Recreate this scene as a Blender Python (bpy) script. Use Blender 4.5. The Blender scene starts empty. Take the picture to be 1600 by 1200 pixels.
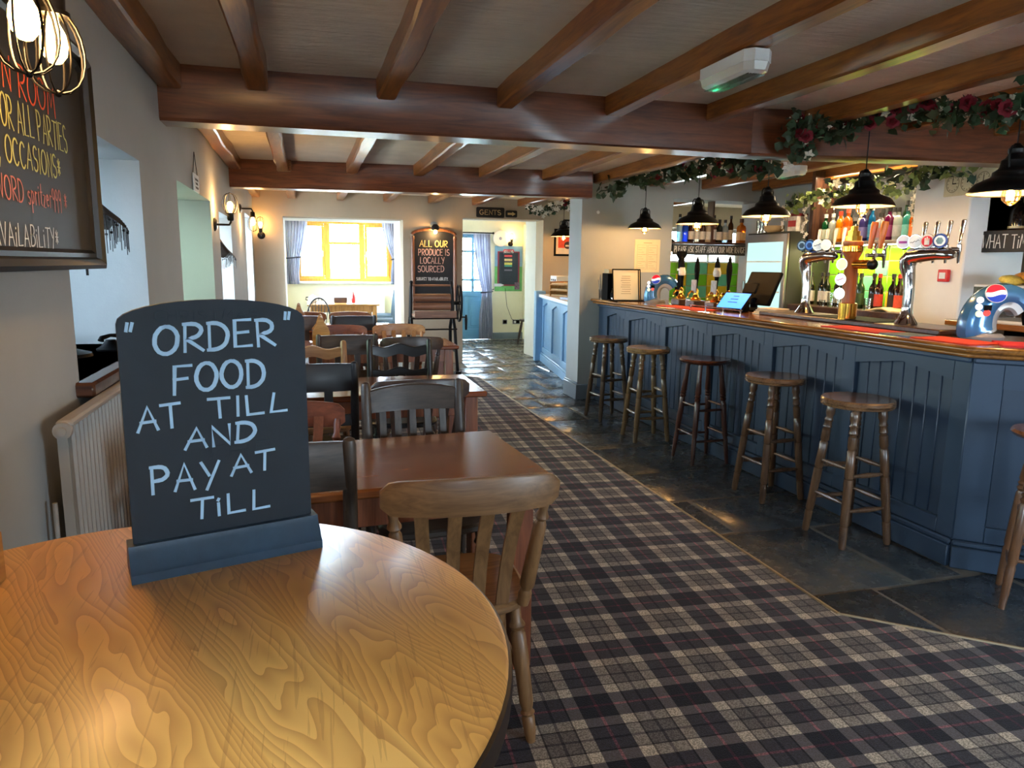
import bpy, math, random
from mathutils import Vector, Matrix
random.seed(7)
scene = bpy.context.scene
COL = scene.collection
PI = math.pi
def R(a): return math.radians(a)

# ------------------------------------------------------------------ camera
CAM_H = 1.45
FPX = 1110.0
yaw, pitch, roll = R(16.1), R(9.58), R(0.72)
fw = Vector((math.sin(yaw)*math.cos(pitch), math.cos(yaw)*math.cos(pitch), -math.sin(pitch)))
rt0 = Vector((math.cos(yaw), -math.sin(yaw), 0))
up0 = rt0.cross(fw)
rt = rt0*math.cos(roll) + up0*math.sin(roll)
up = -rt0*math.sin(roll) + up0*math.cos(roll)
cam = bpy.data.cameras.new('camera'); cam_o = bpy.data.objects.new('camera', cam); COL.objects.link(cam_o)
cam.sensor_width = 36.0; cam.lens = FPX/1600*36.0; cam.clip_start = 0.02; cam.clip_end = 300
m = Matrix((rt, up, -fw)).transposed().to_4x4(); m.translation = Vector((0, 0, CAM_H)); cam_o.matrix_world = m
scene.camera = cam_o

# ------------------------------------------------------------------ world, exposure, window daylight
world = bpy.data.worlds.new('world'); scene.world = world; world.use_nodes = True
bg = world.node_tree.nodes['Background']; bg.inputs[0].default_value = (0.66, 0.84, 1.0, 1); bg.inputs[1].default_value = 34.0
vs = scene.view_settings
vs.view_transform = 'Standard'; vs.look = 'None'; vs.gamma = 1.0; vs.use_curve_mapping = False; vs.exposure = 1.08
scene.cycles.use_denoising = True
scene.cycles.max_bounces = 10; scene.cycles.diffuse_bounces = 5; scene.cycles.glossy_bounces = 4
scene.cycles.transmission_bounces = 6; scene.cycles.transparent_max_bounces = 12
scene.cycles.sample_clamp_indirect = 8.0
LAMP = 1.6      # multiplier for every lamp in the room
def portal(loc, rot, sx, sy):
    l = bpy.data.lights.new('window_daylight', 'AREA'); l.shape = 'RECTANGLE'; l.size = sx; l.size_y = sy
    l.cycles.is_portal = True
    o = bpy.data.objects.new('window_daylight', l); o.location = loc; o.rotation_euler = rot; COL.objects.link(o)
PTL = {'+x': (0, -PI/2, 0), '-x': (0, PI/2, 0), '-y': (-PI/2, 0, 0), '+y': (PI/2, 0, 0)}   # way the light enters

# ------------------------------------------------------------------ mesh builder
class MB:
    def __init__(s): s.v = []; s.f = []
    def add(s, vs, fs, M=None):
        o = len(s.v)
        s.v += [tuple(M @ Vector(p)) for p in vs] if M is not None else [tuple(p) for p in vs]
        s.f += [tuple(i+o for i in f) for f in fs]; return s
    def box(s, x0, x1, y0, y1, z0, z1, b=0.0, M=None):
        cx, cy, cz = (x0+x1)/2, (y0+y1)/2, (z0+z1)/2; h = ((x1-x0)/2, (y1-y0)/2, (z1-z0)/2)
        if b <= 0:
            vs = [(cx+sx*h[0], cy+sy*h[1], cz+sz*h[2]) for sx in (-1, 1) for sy in (-1, 1) for sz in (-1, 1)]
            return s.add(vs, [(0,1,3,2),(4,6,7,5),(0,4,5,1),(2,3,7,6),(0,2,6,4),(1,5,7,3)], M)
        b = min(b, min(h)*0.98); vs = []; idx = {}
        for sx in (-1, 1):
            for sy in (-1, 1):
                for sz in (-1, 1):
                    for ax in range(3):
                        d = [h[0]-b, h[1]-b, h[2]-b]; d[ax] = h[ax]
                        idx[(sx, sy, sz, ax)] = len(vs); vs.append((cx+sx*d[0], cy+sy*d[1], cz+sz*d[2]))
        fs = []
        g = lambda *k: idx[k]
        for sx in (-1, 1):
            q = [g(sx,-1,-1,0), g(sx,1,-1,0), g(sx,1,1,0), g(sx,-1,1,0)]; fs.append(q if sx > 0 else q[::-1])
            q = [g(-1,sx,-1,1), g(-1,sx,1,1), g(1,sx,1,1), g(1,sx,-1,1)]; fs.append(q if sx > 0 else q[::-1])
            q = [g(-1,-1,sx,2), g(1,-1,sx,2), g(1,1,sx,2), g(-1,1,sx,2)]; fs.append(q if sx > 0 else q[::-1])
        for a in (-1, 1):
            for c in (-1, 1):
                q = [g(a,c,-1,0), g(a,c,-1,1), g(a,c,1,1), g(a,c,1,0)]; fs.append(q if a*c > 0 else q[::-1])
                q = [g(a,-1,c,2), g(a,-1,c,0), g(a,1,c,0), g(a,1,c,2)]; fs.append(q if a*c > 0 else q[::-1])
                q = [g(-1,a,c,1), g(-1,a,c,2), g(1,a,c,2), g(1,a,c,1)]; fs.append(q if a*c > 0 else q[::-1])
        for sx in (-1, 1):
            for sy in (-1, 1):
                for sz in (-1, 1):
                    q = [g(sx,sy,sz,0), g(sx,sy,sz,1), g(sx,sy,sz,2)]; fs.append(q if sx*sy*sz > 0 else q[::-1])
        return s.add(vs, fs, M)
    def lathe(s, prof, n=20, M=None, caps=True):
        """prof: (r, z) list round the z axis"""
        vs = []; fs = []
        for r, z in prof:
            for k in range(n): vs.append((r*math.cos(2*PI*k/n), r*math.sin(2*PI*k/n), z))
        for i in range(len(prof)-1):
            for k in range(n):
                a = i*n+k; b = i*n+(k+1) % n; fs.append((a, b, b+n, a+n))
        if caps:
            if prof[0][0] > 1e-5: fs.append(tuple(range(n))[::-1])
            if prof[-1][0] > 1e-5: fs.append(tuple((len(prof)-1)*n+k for k in range(n)))
        return s.add(vs, fs, M)
    def turned(s, p0, p1, prof, n=10):
        """turned rod from p0 to p1; prof = (t, r)"""
        p0 = Vector(p0); d = Vector(p1)-p0; L = d.length
        M = Matrix.Translation(p0) @ d.to_track_quat('Z', 'Y').to_matrix().to_4x4()
        return s.lathe([(r, t*L) for t, r in prof], n, M)
    def cyl(s, p0, p1, r0, r1=None, n=12): return s.turned(p0, p1, [(0, r0), (1, r0 if r1 is None else r1)], n)
    def tube(s, path, r, n=6, closed=False):
        P = [Vector(p) for p in path]; m_ = len(P); rr = r if isinstance(r, (list, tuple)) else [r]*m_
        T = [((P[(i+1) % m_]-P[i-1]) if closed else (P[min(i+1, m_-1)]-P[max(i-1, 0)])).normalized() for i in range(m_)]
        a = Vector((0, 0, 1)) if abs(T[0].z) < .9 else Vector((1, 0, 0)); N = T[0].cross(a).normalized(); vs = []; fs = []
        for i in range(m_):
            N = N - T[i]*N.dot(T[i])
            N = N.normalized() if N.length > 1e-6 else T[i].orthogonal().normalized()
            B = T[i].cross(N)
            for k in range(n):
                q = P[i] + (N*math.cos(2*PI*k/n) + B*math.sin(2*PI*k/n))*rr[i]; vs.append(tuple(q))
        for i in range(m_ if closed else m_-1):
            for k in range(n):
                a_ = i*n+k; b_ = i*n+(k+1) % n; c_ = ((i+1) % m_)*n
                fs.append((a_, b_, c_+(k+1) % n, c_+k))
        if not closed: fs.append(tuple(range(n))[::-1]); fs.append(tuple((m_-1)*n+k for k in range(n)))
        return s.add(vs, fs)
    def prism(s, poly, z0, z1, M=None):
        n = len(poly); vs = [(x, y, z0) for x, y in poly]+[(x, y, z1) for x, y in poly]
        fs = [tuple(range(n))[::-1], tuple(range(n, 2*n))]+[(i, (i+1) % n, n+(i+1) % n, n+i) for i in range(n)]
        return s.add(vs, fs, M)
    def ball(s, c, r, n=10, m_=6):
        r = r if isinstance(r, (tuple, list)) else (r, r, r)
        M = Matrix.Translation(c) @ Matrix.Diagonal((r[0], r[1], r[2], 1))
        return s.lathe([(math.sin(PI*i/m_) if 0 < i < m_ else 0.0, -math.cos(PI*i/m_)) for i in range(m_+1)], n, M, caps=False)
    def strip(s, rows, close=False):
        """rows: list of equal-length point rows -> quads; close wraps each row"""
        n = len(rows[0]); vs = [p for r_ in rows for p in r_]; fs = []
        for i in range(len(rows)-1):
            for k in range(n if close else n-1): fs.append((i*n+k, i*n+(k+1) % n, (i+1)*n+(k+1) % n, (i+1)*n+k))
        if close: fs.append(tuple(range(n))[::-1]); fs.append(tuple((len(rows)-1)*n+k for k in range(n)))
        return s.add(vs, fs)
    def mesh(s, name, mat, ang=38):
        me = bpy.data.meshes.new(name); me.from_pydata(s.v, [], s.f); me.materials.append(mat)
        me.polygons.foreach_set('use_smooth', [True]*len(me.polygons)); me.set_sharp_from_angle(angle=R(ang)); me.update()
        return me
    def build(s, name, mat, parent=None, loc=None, rz=0, ang=38, label=None, kind=None):
        return obj(name, s.mesh(name, mat, ang), parent, loc, rz, label, kind)
def obj(name, me, parent=None, loc=None, rz=0, label=None, kind=None):
    o = bpy.data.objects.new(name, me); COL.objects.link(o)
    if parent is not None: o.parent = parent
    if loc is not None: o.location = loc
    if rz: o.rotation_euler = (0, 0, rz)
    if label: o['label'] = label
    if kind: o['kind'] = kind
    return o
def tag(o, label, cat, group=None):
    o['label'] = label; o['category'] = cat
    if group: o['group'] = group
    return o
def thing(name, label, cat, loc=(0, 0, 0), rz=0, group=None):
    o = bpy.data.objects.new(name, None); o.empty_display_size = .05; COL.objects.link(o)
    o.location = loc; o.rotation_euler = (0, 0, rz); return tag(o, label, cat, group)
def empty_structure(name, loc=(0, 0, 0), rz=0, label=None):
    o = bpy.data.objects.new(name, None); o.empty_display_size = .05; COL.objects.link(o)
    o.location = loc; o.rotation_euler = (0, 0, rz); o['kind'] = 'structure'
    if label: o['label'] = label
    return o
def lamp(loc, energy, col=(1, .62, .28), radius=.03, parent=None, name='bulb_light'):
    l = bpy.data.lights.new(name, 'POINT'); l.energy = energy*LAMP; l.color = col; l.shadow_soft_size = radius
    o = bpy.data.objects.new(name, l); COL.objects.link(o); o.location = loc
    if parent is not None: o.parent = parent
    return o
BX = lambda *a, **k: MB().box(*a, **k)

# ------------------------------------------------------------------ materials
def lin(c):
    if len(c) == 4 or max(c) <= 1.0: return (c[0], c[1], c[2], 1)
    f = lambda u: (u/12.92 if u <= .04045 else ((u+.055)/1.055)**2.4)
    return (f(c[0]/255), f(c[1]/255), f(c[2]/255), 1)
class N:
    def __init__(s, name):
        s.m = bpy.data.materials.new(name); s.m.use_nodes = True; s.t = s.m.node_tree
        s.b = s.t.nodes['Principled BSDF']
    def new(s, typ, **kw):
        n = s.t.nodes.new(typ)
        for k, v in kw.items(): setattr(n, k, v)
        return n
    def link(s, a, b): s.t.links.new(a, b)
    def set(s, **kw):
        for k, v in kw.items(): s.b.inputs[k.replace('_', ' ')].default_value = v
    def math(s, op, a, b=None, c=None):
        n = s.new('ShaderNodeMath', operation=op)
        for i, q in enumerate((a, b, c)):
            if q is None: continue
            if isinstance(q, (int, float)): n.inputs[i].default_value = q
            else: s.link(q, n.inputs[i])
        return n.outputs[0]
    def ramp(s, fac, stops, interp='LINEAR'):
        n = s.new('ShaderNodeValToRGB'); e = n.color_ramp; e.interpolation = interp
        while len(e.elements) < len(stops): e.elements.new(1.0)
        for i, (p, c) in enumerate(stops): e.elements[i].position = p; e.elements[i].color = lin(c)
        s.link(fac, n.inputs[0]); return n.outputs[0]
    def mix(s, fac, a, b, mode='MIX'):
        n = s.new('ShaderNodeMix', data_type='RGBA', blend_type=mode)
        for i, q in ((0, fac), (6, a), (7, b)):
            if isinstance(q, (int, float)): n.inputs[i].default_value = q
            elif isinstance(q, tuple): n.inputs[i].default_value = lin(q)
            else: s.link(q, n.inputs[i])
        return n.outputs[2]
    def coords(s, scale=(1, 1, 1), rot=(0, 0, 0), loc=(0, 0, 0), which='Object'):
        t = s.new('ShaderNodeTexCoord'); mp = s.new('ShaderNodeMapping')
        mp.inputs['Scale'].default_value = scale; mp.inputs['Rotation'].default_value = rot; mp.inputs['Location'].default_value = loc
        s.link(t.outputs[which], mp.inputs[0]); return mp.outputs[0]
    def noise(s, vec, scale=5, detail=3, rough=.55, dist=0):
        n = s.new('ShaderNodeTexNoise'); n.inputs['Scale'].default_value = scale; n.inputs['Detail'].default_value = detail
        n.inputs['Roughness'].default_value = rough; n.inputs['Distortion'].default_value = dist; s.link(vec, n.inputs['Vector']); return n.outputs[0]
    def bump(s, h, strength=.3, dist=.01):
        n = s.new('ShaderNodeBump'); n.inputs['Strength'].default_value = strength; n.inputs['Distance'].default_value = dist
        s.link(h, n.inputs['Height']); s.link(n.outputs[0], s.b.inputs['Normal'])
def flat(name, c, rough=.5, metal=0.0, var=.12, vs_=9, bump=0, bs=60, coat=0, spec=.5, emit=None, est=0):
    n = N(name); v = n.coords(); nz = n.noise(v, vs_, 3); a = lin(c)
    d = tuple(x*(1-var) for x in a[:3])+(1,); l = tuple(min(1, x*(1+var)) for x in a[:3])+(1,)
    n.link(n.ramp(nz, [(.3, d), (.7, l)]), n.b.inputs['Base Color'])
    n.set(Roughness=rough, Metallic=metal, Coat_Weight=coat); n.b.inputs['Specular IOR Level'].default_value = spec
    if bump: n.bump(n.noise(v, bs, 4), bump, .004)
    if emit: n.b.inputs['Emission Color'].default_value = lin(emit); n.b.inputs['Emission Strength'].default_value = est
    return n.m
def wood(name, c1, c2, axis='x', rough=.35, scale=1.0, coat=.25, bump=.12):
    n = N(name); sc = {'x': (1.2, 14, 14), 'y': (14, 1.2, 14), 'z': (14, 14, 1.2)}[axis]
    v = n.coords(tuple(k*scale for k in sc)); a = n.noise(v, 2.2, 5, .6, 1.2); b = n.noise(v, 9, 3, .6)
    f = n.math('ADD', n.math('MULTIPLY', a, .75), n.math('MULTIPLY', b, .25))
    n.link(n.ramp(f, [(.36, c1), (.64, c2)]), n.b.inputs['Base Color'])
    n.set(Roughness=rough, Coat_Weight=coat, Coat_Roughness=.2); n.bump(f, bump, .003); return n.m
def plaster(name, c, var=.07, bump=.35, bs=9, rough=.85, streak=False):
    n = N(name); v = n.coords(which='Object'); nz = n.noise(v, 2.5, 4); a = lin(c)
    d = tuple(x*(1-var) for x in a[:3])+(1,); l = tuple(min(1, x*(1+var)) for x in a[:3])+(1,)
    n.link(n.ramp(nz, [(.3, d), (.7, l)]), n.b.inputs['Base Color']); n.set(Roughness=rough)
    v2 = n.coords((1, 5, 1), (0, 0, .5)) if streak else v
    n.bump(n.noise(v2, bs, 6, .65), bump, .012); return n.m
def glow(name, c, strength, base=None):
    n = N(name); n.set(Roughness=.3); n.b.inputs['Base Color'].default_value = lin(base or c)
    n.b.inputs['Emission Color'].default_value = lin(c); n.b.inputs['Emission Strength'].default_value = strength; return n.m
def glass(name, c=(1, 1, 1), refl=.09, rough=.02, dens=1.0):
    """thin glass: mostly clear, some mirror; dens mixes in the tinted body"""
    n = N(name); t = n.t; out = t.nodes['Material Output']
    tr = n.new('ShaderNodeBsdfTransparent'); tr.inputs[0].default_value = lin(c)
    gl = n.new('ShaderNodeBsdfGlossy'); gl.inputs['Roughness'].default_value = rough
    mx = n.new('ShaderNodeMixShader'); lw = n.new('ShaderNodeLayerWeight'); lw.inputs[0].default_value = .25
    n.link(n.math('ADD', n.math('MULTIPLY', lw.outputs['Fresnel'], .8), refl), mx.inputs[0]); n.link(tr.outputs[0], mx.inputs[1]); n.link(gl.outputs[0], mx.inputs[2])
    if dens < 1.0:
        m2 = n.new('ShaderNodeMixShader'); m2.inputs[0].default_value = dens
        n.b.inputs['Base Color'].default_value = lin(c); n.set(Roughness=.08)
        n.link(n.b.outputs[0], m2.inputs[1]); n.link(mx.outputs[0], m2.inputs[2]); n.link(m2.outputs[0], out.inputs[0])
    else: n.link(mx.outputs[0], out.inputs[0])
    return n.m
M = {}
M['wall'] = plaster('wall_paint', (166, 169, 168), .05, .25, 7)
M['wall_warm'] = plaster('warm_wall_paint', (176, 160, 138), .05, .2, 7)
M['cream'] = plaster('cream_paint', (238, 233, 206), .04, .15, 6)
M['white'] = plaster('white_paint', (240, 241, 240), .04, .15, 6)
M['orange_wall'] = plaster('orange_paint', (226, 130, 30), .05, .1, 6)
M['ceil'] = plaster('ceiling_plaster', (224, 212, 194), .12, 1.0, 5, .7, True)
M['beam'] = wood('varnished_beam_wood', (78, 40, 25), (126, 72, 42), 'x', .3, .7, .35)
M['joist'] = wood('varnished_joist_wood', (104, 57, 23), (160, 98, 38), 'y', .3, .7, .35)
M['slate_joint'] = flat('floor_mortar', (104, 98, 90), .9)
M['white_gloss'] = flat('white_gloss_paint', (222, 226, 228), .35, var=.03)
M['oak_frame'] = wood('golden_oak_frame', (196, 140, 40), (226, 176, 70), 'z', .4)
M['window_glass'] = glass('window_glass')
M['dimming_glass'] = glass('dimming_window_glass', (.50, .52, .54)); M['green_light_glass'] = glass('green_light_window_glass', (.46, .49, .40))  # pane tints added to dim niche daylight and give it an outdoor green
M['grey_gloss'] = flat('grey_skirting_paint', (122, 134, 142), .35, var=.05)
M['bar_blue'] = flat('slate_blue_paint', (47, 62, 80), .38, var=.07, vs_=4, bump=.05)
M['bar_blue_groove'] = flat('slate_blue_paint_panel', (42, 56, 73), .42, var=.07, vs_=4)
M['half_blue'] = flat('pale_blue_grey_paint', (124, 164, 196), .4, var=.04)
M['door_blue'] = flat('door_blue_paint', (104, 162, 204), .35, var=.04)
M['counter'] = wood('bar_top_wood', (104, 60, 24), (158, 102, 44), 'y', .18, .8, .6, .05)
M['dark_wood'] = wood('dark_stained_wood', (44, 26, 18), (82, 50, 34), 'x', .35)
M['dark_wood_z'] = wood('dark_stained_wood_upright', (44, 26, 18), (84, 52, 36), 'z', .35)
M['black'] = flat('black_metal', (16, 15, 16), .38, .4, var=.1)
M['black_matt'] = flat('black_plastic', (6, 6, 7), .65, var=.05, spec=.08)
M['chrome'] = flat('polished_chrome', (225, 225, 228), .07, 1.0, var=.01)
M['brass'] = flat('polished_brass', (226, 170, 70), .16, 1.0, var=.04)
M['steel'] = flat('brushed_steel', (170, 172, 176), .3, 1.0, var=.04)
def bulb_mat():
    n = N('glowing_amber_bulb'); em = n.new('ShaderNodeEmission'); em.inputs[0].default_value = (1.0, .52, .14, 1); em.inputs[1].default_value = 14.0
    tr = n.new('ShaderNodeBsdfTransparent'); tr.inputs[0].default_value = (1.0, .88, .66, 1); ad = n.new('ShaderNodeAddShader')
    n.link(em.outputs[0], ad.inputs[0]); n.link(tr.outputs[0], ad.inputs[1]); n.link(ad.outputs[0], n.t.nodes['Material Output'].inputs[0]); return n.m
M['bulb'] = bulb_mat()
M['filament'] = glow('hot_filament', (1.0, .75, .42), 60)
M['bulb_glass'] = glass('amber_bulb_glass', (1.0, .86, .6), .1)
M['chalk_board'] = flat('chalkboard_black', (24, 26, 30), .6, var=.2, vs_=5)
M['chalk_white'] = flat('white_chalk', (224, 226, 224), .9, var=.08, vs_=60)
M['glassy'] = glass('drinking_glass', (.96, .97, .97), .12)

# ================================================================== SETTING
def struct(name, mb, mat, label=None, parent=None):
    o = mb.build(name, mat, parent, label=label)
    if parent is None: o['kind'] = 'structure'
    return o
LW = -0.66            # face of the left wall
CE = 2.385            # ceiling height
# ---- floor: mortar bed + flagstones, carpet laid on the left
floor = struct('floor', BX(-1.3, 7.2, -2.9, 15.0, -.12, -.008), M['slate_joint'])
def slate_mat():
    n = N('riven_slate'); v = n.coords(which='Object'); oi = n.new('ShaderNodeObjectInfo')
    vv = n.new('ShaderNodeVectorMath', operation='ADD'); n.link(v, vv.inputs[0]); n.link(oi.outputs['Random'], vv.inputs[1])
    a = n.noise(vv.outputs[0], 3.0, 5, .6, .6); b = n.noise(vv.outputs[0], 16, 4, .6)
    c = n.ramp(a, [(.25, (46, 52, 58)), (.5, (74, 78, 80)), (.72, (98, 90, 78))])
    c2 = n.mix(n.math('MULTIPLY', oi.outputs['Random'], .45), c, (40, 46, 54)); n.link(c2, n.b.inputs['Base Color'])
    n.link(n.math('ADD', n.math('MULTIPLY', b, .26), .13), n.b.inputs['Roughness'])
    n.bump(n.math('ADD', n.math('MULTIPLY', a, .45), n.math('MULTIPLY', b, .4)), .5, .010); return n.m
M['slate'] = slate_mat()
rs = random.Random(11)
def stone(x0, x1, y0, y1):
    g = .011; j = lambda: rs.uniform(-.014, .014)
    P = [(x0+g+j(), y0+g+j()), (x1-g+j(), y0+g+j()), (x1-g+j(), y1-g+j()), (x0+g+j(), y1-g+j())]
    cx, cy = (x0+x1)/2, (y0+y1)/2; h = rs.uniform(-.004, .0); tl = [rs.uniform(-.0018, .0018) for _ in P]
    inn = [(px+(cx-px)*.02+(.008 if px < cx else -.008), py+(cy-py)*.02+(.008 if py < cy else -.008)) for px, py in P]
    vs = [(px-cx, py-cy, -.03) for px, py in P]+[(px-cx, py-cy, -.007+h) for px, py in P]+[(px-cx, py-cy, h+t) for (px, py), t in zip(inn, tl)]
    fs = [(3, 2, 1, 0)]+[(i, (i+1) % 4, 4+(i+1) % 4, 4+i) for i in range(4)]+[(4+i, 4+(i+1) % 4, 8+(i+1) % 4, 8+i) for i in range(4)]+[(8, 9, 10, 11)]
    o = MB().add(vs, fs).build('flagstone', M['slate'], floor, (cx, cy, 0))
y = -.3
while y < 13.3:
    h = rs.uniform(.46, .82) if y < 8 else rs.uniform(.38, .7)
    y1 = min(y+h, 13.35); xa = 2.0 if y < 8.6 else 1.0; xb = 4.6 if y < 2.3 else (3.02 if y < 7.0 else 3.45)
    if y > 9.6: xa = 2.15; xb = 4.3
    x = xa-rs.uniform(0, .3) if y < 9.6 else xa
    while x < xb-.02:
        w = rs.uniform(.5, 1.05); x1 = x+w
        if xb-x1 < .28: x1 = xb
        stone(x, x1, y, y1); x = x1
    y = y1
# ---- carpet
def tartan():
    n = N('tartan_carpet'); P_ = .325; v = n.coords((1, 1, 1), (0, 0, R(3.5))); sp = n.new('ShaderNodeSeparateXYZ'); n.link(v, sp.inputs[0])
    navy = (14, 14, 32); red = (118, 30, 56); grey = (108, 103, 101); pale = (206, 194, 176); dk = (24, 22, 26)
    stops = [(0, navy), (.17, red), (.20, navy), (.375, pale), (.515, dk), (.535, grey), (.675, (26, 24, 36)), (.705, grey), (.845, dk), (.865, pale)]
    cs = []
    for i, off in ((0, -.125), (1, -.05)):
        f = n.math('FRACT', n.math('ADD', n.math('DIVIDE', sp.outputs[i], P_), off+20.0)); cs.append(n.ramp(f, stops, 'CONSTANT'))
    nz = n.noise(n.coords((1, 1, 1)), 190, 2, .5)
    gm = n.new('ShaderNodeGamma'); gm.inputs[1].default_value = .5; n.link(n.mix(1.0, cs[0], cs[1], 'MULTIPLY'), gm.inputs[0])
    tw = n.math('ADD', n.math('MULTIPLY', n.math('GREATER_THAN', nz, .5), .9), .5)
    hs = n.new('ShaderNodeHueSaturation'); n.link(gm.outputs[0], hs.inputs['Color']); n.link(tw, hs.inputs['Value']); c = n.mix(.3, hs.outputs[0], n.mix(.5, cs[0], cs[1]))
    fz = n.noise(n.coords(), 420, 2); c = n.mix(n.math('MULTIPLY', fz, .5), c, (30, 28, 32)); n.link(c, n.b.inputs['Base Color'])
    n.set(Roughness=.97); n.b.inputs['Specular IOR Level'].default_value = .1; n.b.inputs['Sheen Weight'].default_value = .12
    n.bump(n.noise(n.coords(), 260, 2), .6, .004); return n.m
M['tartan'] = tartan()
cp = [(LW, -2.6), (4.9, -2.6), (4.9, .35), (2.66, 1.84), (2.11, 2.30), (2.09, 8.75), (1.9, 8.92), (LW, 9.0)]
carpet = thing('carpet', 'navy, grey and cream tartan carpet running between tables and flagstones', 'carpet')
MB().prism(cp, -.0075, .012).build('pile', M['tartan'], carpet)
M['edge_strip'] = flat('carpet_edge_strip', (150, 132, 104), .5, .3)
MB().tube([(x_, y_, .010) for x_, y_ in cp[2:8]], .009, 6).build('edging_strip', M['edge_strip'], carpet)
# ---- ceiling with beams and joists
ceil = struct('ceiling', BX(-1.35, 7.2, -2.9, 15.0, CE, CE+.1), M['ceil'])
def beam(p0, p1, w, z0, z1, name='beam', mat='beam', split=None):
    p0 = Vector(p0); p1 = Vector(p1); L = (p1-p0).length; a = math.atan2(p1.y-p0.y, p1.x-p0.x); mb = MB(); nseg = max(6, int(L/.35)); rr = random.Random(L)
    rows = []
    for i in range(nseg+1):
        x = L*i/nseg; d = [rr.uniform(-.006, .006) for _ in range(4)]; c = .012
        rows.append([(x, 0+c+d[0], z0), (x, w-c+d[1], z0), (x, w+d[1], z0+c), (x, w+d[1], z1), (x, 0+d[0], z1), (x, 0+d[0], z0+c+d[2])])
    mb.strip(rows, close=True); return mb.build(name, M[mat], ceil, (p0.x, p0.y, 0), a)
beam((LW-.05, 3.95), (2.62, 3.88), .2, 2.12, CE+.02); beam((2.60, 3.885), (6.6, 3.32), .2, 2.12, CE+.02)
beam((LW-.05, 7.32), (2.84, 6.97), .2, 2.13, CE+.02)
JX = [-.2+.635*k for k in range(11)]
def joist(x, y0, y1, w=.1, z0=2.285):
    mb = MB(); rr = random.Random(x*7+y0); n_ = max(5, int((y1-y0)/.3)); rows = []
    for i in range(n_+1):
        y_ = y0+(y1-y0)*i/n_; d = [rr.uniform(-.008, .008) for _ in range(3)]; c = .01
        rows.append([(-w/2+c+d[0], y_, z0+d[2]*.5), (w/2-c+d[1], y_, z0+d[2]*.5), (w/2+d[1], y_, z0+c), (w/2+d[1], y_, CE+.02), (-w/2+d[0], y_, CE+.02), (-w/2+d[0], y_, z0+c)])
    mb.strip(rows, close=True).build('joist', M['joist'], ceil, (x, 0, 0))
for x in JX:
    ye = 3.96 if x < 2.6 else 3.95-.14*(x-2.5)
    joist(x, -2.6, ye)
    if x < 2.8: joist(x+.02, 4.1, 7.05-.1*(x-2.2)); joist(x+.05, 7.2, 10.3)
    elif x < 5.0: joist(x, 3.9-.14*(x-2.5), 7.16)
    if 2.6 < x < 5: joist(x+.1, 7.5, 10.3)
joist(LW+.05, -2.6, 3.96, .11, 2.27); joist(LW+.06, 4.1, 7.35, .11, 2.29); joist(LW+.05, 7.5, 10.3, .1, 2.29)
# ---- walls
def wall_with_holes(a0, a1, z0, z1, holes):
    """rectangles (a0,a1,z0,z1) left once the holes (sorted along a) are cut"""
    out = []; a = a0
    for h0, h1, hz0, hz1 in holes:
        if h0 > a: out.append((a, h0, z0, z1))
        if hz0 > z0: out.append((h0, h1, z0, hz0))
        if hz1 < z1: out.append((h0, h1, hz1, z1))
        a = h1
    if a < a1: out.append((a, a1, z0, z1))
    return out
NICHES = [(-1.2, .3, 1.09, 1.9), (2.36, 3.42, 1.09, 1.86), (4.34, 5.78, .98, 1.88), (6.3, 7.28, 1.0, 1.84), (8.95, 10.0, .85, 2.0)]  # first niche and its window are unseen, added to light the round table
mb = MB()
for a, b, c, d in wall_with_holes(-2.6, 10.3, 0, CE+.02, NICHES): mb.box(-1.2, LW, a, b, c-.01 if c == 0 else c, d)
struct('wall_left', mb, M['wall'])
def window(name, axis, at, a0, a1, z0, z1, cols, rows_, into, frame='white_gloss', fwid=.05, sash=True, pane_mat='window_glass'):
    """a glazed window in the plane axis=at, spanning a0..a1 and z0..z1"""
    w = empty_structure(name, (at, (a0+a1)/2, z0) if axis == 'x' else ((a0+a1)/2, at, z0), -PI/2 if axis == 'x' else 0)
    W = (a1-a0)/2; H = z1-z0; f = fwid
    for n_, (x0, x1, q0, q1) in {'head': (-W, W, H-f, H), 'foot': (-W, W, 0, f), 'jamb': (-W, -W+f, f, H-f), 'jamb_': (W-f, W, f, H-f)}.items():
        BX(x0, x1, -.035, .035, q0, q1, .006).build('frame_'+n_.strip('_'), M[frame], w)
    cw = (2*W-2*f)/cols; rh = (H-2*f)/rows_
    for i in range(1, cols): BX(-W+f+cw*i-f*.45, -W+f+cw*i+f*.45, -.03, .03, f, H-f, .005).build('mullion', M[frame], w)
    for j in range(1, rows_): BX(-W+f, W-f, -.02, .02, f+rh*j-.012, f+rh*j+.012, .004).build('glazing_bar', M[frame], w)
    pm = BX(-cw/2+.005, cw/2-.005, -.003, .003, 0, rh-.004).mesh('pane', M[pane_mat])
    for i in range(cols):
        for j in range(rows_): obj('pane', pm, w, (-W+f+cw*(i+.5), 0, f+rh*j+.002))
    c = ((a0+a1)/2, (z0+z1)/2); d = {'+x': -.08, '-x': .08, '+y': -.08, '-y': .08}[into]
    portal((at+d, c[0], c[1]) if axis == 'x' else (c[0], at+d, c[1]), PTL[into], (z1-z0) if axis == 'x' else (a1-a0), (a1-a0) if axis == 'x' else (z1-z0))
    return w
for i, (a, b, c, d) in enumerate(NICHES): window('window_%d' % (i+1), 'x', -1.15, a, b, c, d, 2, 2, '+x', pane_mat=('window_glass', 'dimming_glass', 'green_light_glass', 'window_glass', 'window_glass')[i])
for k, (a, b, c, d) in enumerate(NICHES[:4]):
    mb = MB().box(-1.2, LW+.05, a-(.0 if k != 1 else .04), b+.0, c-.045, c, .008); o = mb.build('trim_%d' % (k+1), M['dark_wood'], label='dark wooden window sill board'); o['kind'] = 'structure'
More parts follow.
